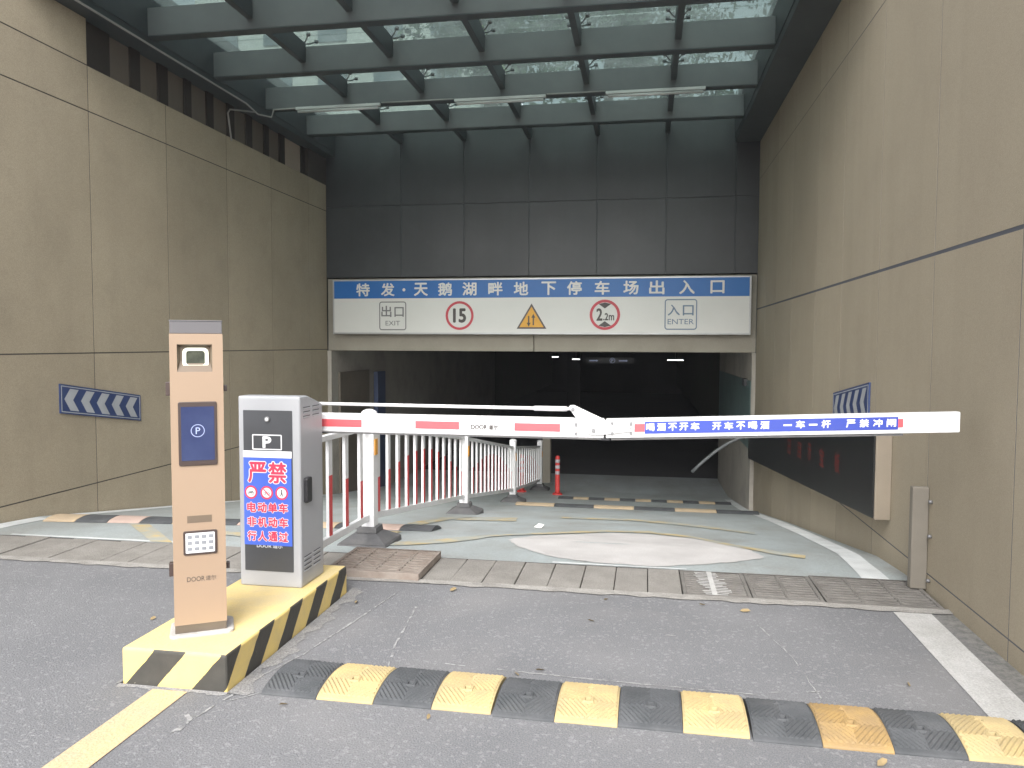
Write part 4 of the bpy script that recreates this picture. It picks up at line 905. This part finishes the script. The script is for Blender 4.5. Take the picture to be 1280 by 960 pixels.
PY = [5.55, 8.70, 12.10, 15.35]
for y in PY: post(y)
for a, b in ((4.36, 5.499), (5.601, 8.649), (8.751, 12.049), (12.151, 15.299)):
    za, zb = rz(a), rz(b); U = Vector((0, 1, (zb - za) / (b - a))); g = lambda y: za + (zb - za) * (y - a) / (b - a)
    mb = MB(); Ln = b - a
    mb.extr([(0, .175), (Ln, .175), (Ln, .225), (0, .225)], (FX, a, za), U, Z3, X3, -.018, .018)
    build('bottom_rail', mb, 'white', fn, bevel=.005)
    mb = MB(); mb.extr([(0, .868), (Ln, .868), (Ln, .905), (0, .905)], (FX, a, za), U, Z3, X3, -.024, .024)
    pn = build('top_rail', mb, 'white', fn, bevel=.005)
    nb = max(4, int(round(Ln / .255))); mb = MB()
    for i in range(nb):
        y = a + Ln * (i + .5) / nb; z0 = g(y) + .222; z1 = g(y) + .87; zm = z0 + (z1 - z0) * redfrac(y); hx, hy = .0105, .029
        mb.add([(FX - hx, y - hy, z0), (FX + hx, y - hy, z0), (FX + hx, y - hy, z1), (FX - hx, y - hy, z1)], [(0, 1, 2, 3)], 0)
        mb.add([(FX + hx, y + hy, z0), (FX - hx, y + hy, z0), (FX - hx, y + hy, z1), (FX + hx, y + hy, z1)], [(0, 1, 2, 3)], 0)
        for s in (-1, 1):
            mb.add([(FX + s * hx, y - hy, z0), (FX + s * hx, y + hy, z0), (FX + s * hx, y + hy, zm), (FX + s * hx, y - hy, zm)], [(0, 1, 2, 3)], 1)
            mb.add([(FX + s * hx, y - hy, zm), (FX + s * hx, y + hy, zm), (FX + s * hx, y + hy, z1), (FX + s * hx, y - hy, z1)], [(0, 1, 2, 3)], 0)
    build('bars', mb, ['white', 'red'], pn)

# concrete stub and red posts beyond the fence
mb = MB(); mb.box(-2.12, -1.95, 16.3, 16.5, -1.50, -.36)
tag(build('concrete_post', mb, 'lintel', org=(-2.03, 16.4, -1.5), bevel=.01), 'short brownish concrete post just beyond the far end of the white fence', 'post')
def bollard(x, y, label):
    zg = rz(y); t = thing('flexible_bollard', (x, y, zg), label, 'bollard', 'red flexible posts inside the garage mouth')
    mb = MB(); mb.tube([(x, y, zg), (x, y, zg + .035)], [.10, .085], 0, 20); build('base', mb, 'bollard', t)
    mb = MB(); mb.tube([(x, y, zg + .034), (x, y, zg + .08), (x, y, zg + .70), (x, y, zg + .73), (x, y, zg + .74)], [.055, .045, .042, .035, .015], 0, 18); build('shaft', mb, 'bollard', t)
    for zz in (.42, .53, .64):
        mb = MB(); mb.tube([(x, y, zg + zz - .03), (x, y, zg + zz + .03)], .0455, 0, 18, False); build('reflective_band', mb, 'pale_grey', t)
bollard(-1.56, 14.2, 'red flexible post with pale bands standing clear of the fence end')
bollard(-2.30, 14.6, 'red flexible post half hidden behind the last fence panel')

# ------------------------------------------------------------------ speed bumps
def bump_grid(W, D, H, nx, ny):
    """rubber segment, local: x 0..W, y 0..D, chevron ridges and a bolt pad"""
    mb = MB(); vs = []
    for j in range(ny + 1):
        y = D * j / ny
        h = H * max(0, sin(pi * y / D)) ** .62
        for i in range(nx + 1):
            x = W * i / nx; u = abs(x - W / 2); v = abs(y - D * .36)
            q = ((u + v * .8) / .021) % 1.0
            rid = .0075 * max(0, 1 - abs(q - .5) * 2.6) if .008 < x < W - .008 and .02 < y < D - .02 else 0
            if u < .024 and v < .020: rid = .010
            if u < .013 and abs(y - D * .74) < .011: rid = -.003
            if u < .011 and v < .010: rid = -.004
            vs.append((x, y, .004 + h + rid))
    mb.add(vs, [(j * (nx + 1) + i, j * (nx + 1) + i + 1, (j + 1) * (nx + 1) + i + 1, (j + 1) * (nx + 1) + i) for j in range(ny) for i in range(nx)], 0)
    b0 = [vs[i] for i in range(nx + 1)]; 
    mb.add([(0, 0, -.003), (W, 0, -.003), (W, 0, .004), (0, 0, .004)], [(0, 1, 2, 3)])
    mb.add([(0, D, -.003), (W, D, -.003), (W, D, .004), (0, D, .004)], [(1, 0, 3, 2)])
    for xe, s in ((0, 1), (W, -1)):
        col = [(xe, D * j / ny, .004 + H * max(0, sin(pi * j / ny)) ** .62) for j in range(ny + 1)]; lowc = [(xe, p[1], -.003) for p in col]; n_ = ny + 1
        mb.add(col + lowc, [(j, j + 1, n_ + j + 1, n_ + j)[::s] for j in range(ny)])
    return mb
sb = thing('speed_bump', (-1.59, 2.95, 0), 'black and yellow ribbed rubber speed bump across the asphalt in the foreground', 'speed bump')
proto = build('rubber_segment', bump_grid(.248, .345, .038, 80, 104), 'bump_black', sb, local=True)
x = -1.592; ydrift = 0.0; rn = random.Random(4); i = 0; seg0 = True
while x < 1.55:
    o = proto if seg0 else proto.copy()
    if not seg0: C.objects.link(o); o.parent = sb
    kind = 'bump_black' if i % 2 == 0 else ('bump_orange' if i == 9 else 'bump_yellow')
    o.material_slots[0].link = 'OBJECT'; o.material_slots[0].material = MT[kind]
    o['label'] = 'black segment' if i % 2 == 0 else ('scraped ochre segment' if i == 9 else 'yellow segment')
    grp = i // 4; yo = [.035, .018, .0, -.008][min(3, grp)] + rn.uniform(-.002, .002)
    o.location = Vector((x, 2.945 + yo, 0)) - ORG[sb.name]; o.rotation_euler = (0, 0, -.012)
    x += .2505 + (.008 if i % 4 == 3 else 0); i += 1; seg0 = False
def far_bump(name, label, x0, x1, ya, yb, wd, H, D, cols, first):
    t = thing(name, ((x0 + x1) / 2, (ya + yb) / 2, rz((ya + yb) / 2)), label, 'speed bump')
    n_ = max(1, int(round((x1 - x0) / wd))); wd = (x1 - x0) / n_
    for i in range(n_):
        mb = MB(); xa, xb = x0 + i * wd + .003, x0 + (i + 1) * wd - .003
        K = 10
        for q in range(K):
            vs = []
            for xx in (xa, xb):
                yc = ya + (yb - ya) * (xx - x0) / (x1 - x0)
                for w_ in (q / K, (q + 1) / K):
                    y = yc + D * w_; vs.append((xx, y, rz(y) + .003 + H * max(0, sin(pi * w_)) ** .7))
            mb.add(vs, [(0, 2, 3, 1)], 0, False)
        for xx in (xa, xb):
            yc = ya + (yb - ya) * (xx - x0) / (x1 - x0)
            pr = [(xx, yc + D * q / K, rz(yc + D * q / K) + .003 + H * max(0, sin(pi * q / K)) ** .7) for q in range(K + 1)]
            mb.add(pr, [list(range(K + 1))])
        c_ = cols[(i + first) % len(cols)]
        build('rubber_segment', mb, c_, t)
far_bump('speed_bump', 'faded beige and black speed bump across the right lane down the ramp', -1.84, 1.62, 11.05, 11.0, .57, .045, .36, ['bump_beige', 'bump_black'], 0)
far_bump('speed_bump', 'narrow dark speed bump in shade just inside the garage mouth', -1.45, 1.50, 13.25, 13.3, .27, .035, .32, ['bump_black', 'bump_beige'], 0)
far_bump('speed_bump', 'faded pinkish and black speed bump across the left lane beside the wall', -5.07, -1.76, 5.74, 6.26, .276, .04, .34, ['bump_beige', 'bump_black', 'bump_pink', 'bump_black'], 0)

# ------------------------------------------------------------------ hose from the end of the board
mb = MB(); mb.tube([(.817, 13.0, -.618), (.93, 13.0, -.50), (1.05, 13.0, -.385), (1.2, 13.0, -.255), (1.39, 13.0, -.12), (1.55, 13, -.04), (1.655, 13, -.02)], .026, 0, 12)
tag(build('hose', mb, 'hose', org=(1.655, 13, -.02)), 'curved grey hose sticking out from the right garage wall', 'hose')

# ------------------------------------------------------------------ leaves and litter
rn = random.Random(21); GL = 'dry leaves scattered on the asphalt'
spots = [(-1.12, 4.46, 0), (-.26, 4.09, 0), (-1.62, 4.15, 0), (-.83, 2.90, 0), (-1.45, 2.90, 0), (1.17, 3.56, 0), (.58, 4.4, 0), (-.20, 4.44, 0), (.35, 4.45, 0), (-.55, 3.36, 0), (.86, 2.86, 0), (-.45, 3.42, 0), (-2.6, 3.7, 0)]
LL = ['curled dry leaf on the asphalt between the island and the grates', 'curled dry leaf in mid road below the arm joint', 'small dry leaf beside the island corner', 'dry leaf in front of the speed bump at the bottom edge', 'dry leaf at the black left end of the speed bump',
      'dry leaf right of the road, beside the white edge line', 'dry leaf near the kerb strip right of centre', 'dry leaf touching the kerb strip left of centre', 'dry leaf on the kerb strip by the paint smeared grate', 'dry leaf just behind the second yellow segment',
      'small dry leaf in front of the ochre segment', 'dry leaf behind the second black segment', 'small dry leaf in the left lane beside the island']
for (x, y, z0), lb in zip(spots, LL):
    mb = MB(); a = rn.uniform(0, 6.28); ln = rn.uniform(.018, .034); wv = ln * rn.uniform(.25, .45); zc = .0075 if y > 4.43 else 0.004
    pts = [(-ln, 0, .004), (-ln * .4, wv, .014), (ln * .5, wv * .8, .018), (ln, 0, .008), (ln * .5, -wv * .8, .006), (-ln * .4, -wv, .003), (0, 0, .004)]
    vs = [(x + p[0] * cos(a) - p[1] * sin(a), y + p[0] * sin(a) + p[1] * cos(a), zc + p[2] * .8) for p in pts]
    mb.add(vs, [(0, 1, 6), (1, 2, 6), (2, 3, 6), (3, 4, 6), (4, 5, 6), (5, 0, 6)], 0, True)
    tag(build('fallen_leaf', mb, 'leaf', org=(x, y, 0)), lb, 'leaf', GL)
mb = MB(); x, y = -.96, 7.15
mb.add([(x - .045, y - .02, rz(y) + .01), (x + .03, y - .05, rz(y) + .012), (x + .05, y + .02, rz(y) + .03), (x - .02, y + .05, rz(y) + .015), (x, y, rz(y) + .045)], [(0, 1, 4), (1, 2, 4), (2, 3, 4), (3, 0, 4)])
tag(build('paper_scrap', mb, 'litter', org=(x, y, rz(y))), 'crumpled white paper scrap on the ramp beyond the pale patch', 'litter')

# ------------------------------------------------------------------ what stands above: trees and a building seen through the glass
def tree(x, y, zb, h, r, lk, label, seed, nl=5200):
    rn = random.Random(seed); t = thing('tree', (x, y, zb), label, 'tree', 'trees above the garage seen through the canopy glass')
    mb = MB(); cen = []
    mb.tube([(x, y, zb), (x + .1, y, zb + h * .3), (x + .05, y + .1, zb + h * .55), (x, y, zb + h * .9)], [.22, .17, .12, .03], 0, 10)
    for k in range(11):
        a = k * 2.4 + rn.uniform(-.3, .3); z0 = zb + h * (.35 + .045 * k); rr = r * rn.uniform(.55, 1.0)
        e = Vector((x + rr * cos(a), y + rr * sin(a), z0 + rn.uniform(.4, 1.6))); s = Vector((x + .05, y, z0))
        mb.tube([s, (s + e) / 2 + Z3 * .3, e], [.07, .045, .015], 0, 7)
        for q in range(3): cen.append((s.lerp(e, .5 + .25 * q) + Vector((rn.gauss(0, .3), rn.gauss(0, .3), rn.gauss(0, .3))), rn.uniform(.5, 1.05)))
    build('trunk', mb, 'bark', t)
    mb = MB()
    for _ in range(nl):
        c, s = rn.choice(cen); d = Vector((rn.gauss(0, 1), rn.gauss(0, 1), rn.gauss(0, .75))); p = c + d * s * .5
        u = Vector((rn.gauss(0, 1), rn.gauss(0, 1), rn.gauss(0, 1))).normalized(); v = u.orthogonal().normalized(); k = rn.uniform(.06, .13)
        mb.add([p - u * k, p - v * k * .55, p + u * k, p + v * k * .55], [(0, 1, 2, 3)])
    build('crown', mb, lk, t, merge=False)
tree(-3.6, 17.5, 4.3, 7.5, 2.4, 'leafA', 'bushy green tree above the garage, seen through the middle left glass panes', 31)
tree(.6, 20.5, 4.3, 9.5, 2.8, 'leafB', 'dull green tree above the garage, seen through the right glass panes', 32)
tree(-1.3, 25.5, 4.3, 13.0, 3.2, 'leafB', 'tall green tree behind the others, seen through the central glass panes', 33)
bd = thing('building', (-14, 46, 4.3), 'pale apartment tower seen faintly through the left glass panes', 'building')
mb = MB(); mb.box(-26, -9, 42, 56, 4.3, 40); build('facade', mb, 'facade', bd)
for r in range(11):
    for c_ in range(5):
        mb = MB(); xx = -25 + c_ * 3.3; zz = 6.5 + r * 3.0; mb.box(xx, xx + 1.7, 41.9, 41.998, zz, zz + 1.6); build('window', mb, 'facade_glass', bd)
bpy.context.view_layer.update()
# thin volume added to lift the blacks like lens glare
HZ = bpy.data.materials.new('veil_volume'); HZ.use_nodes = True
for x in list(HZ.node_tree.nodes):
    if x.type == 'BSDF_PRINCIPLED': HZ.node_tree.nodes.remove(x)
pv = HZ.node_tree.nodes.new('ShaderNodeVolumePrincipled'); pv.inputs['Density'].default_value = 0.0009; pv.inputs['Color'].default_value = (0.93, 0.95, 1.0, 1)
HZ.node_tree.links.new(pv.outputs[0], [x for x in HZ.node_tree.nodes if x.type == 'OUTPUT_MATERIAL'][0].inputs['Volume'])
MT['veil_volume'] = HZ
mb = MB(); mb.box(-30, 30, -20, 60, -3.0, 41)
tag(build('lens_veil', mb, 'veil_volume'), kind='stuff')
bpy.context.view_layer.update()
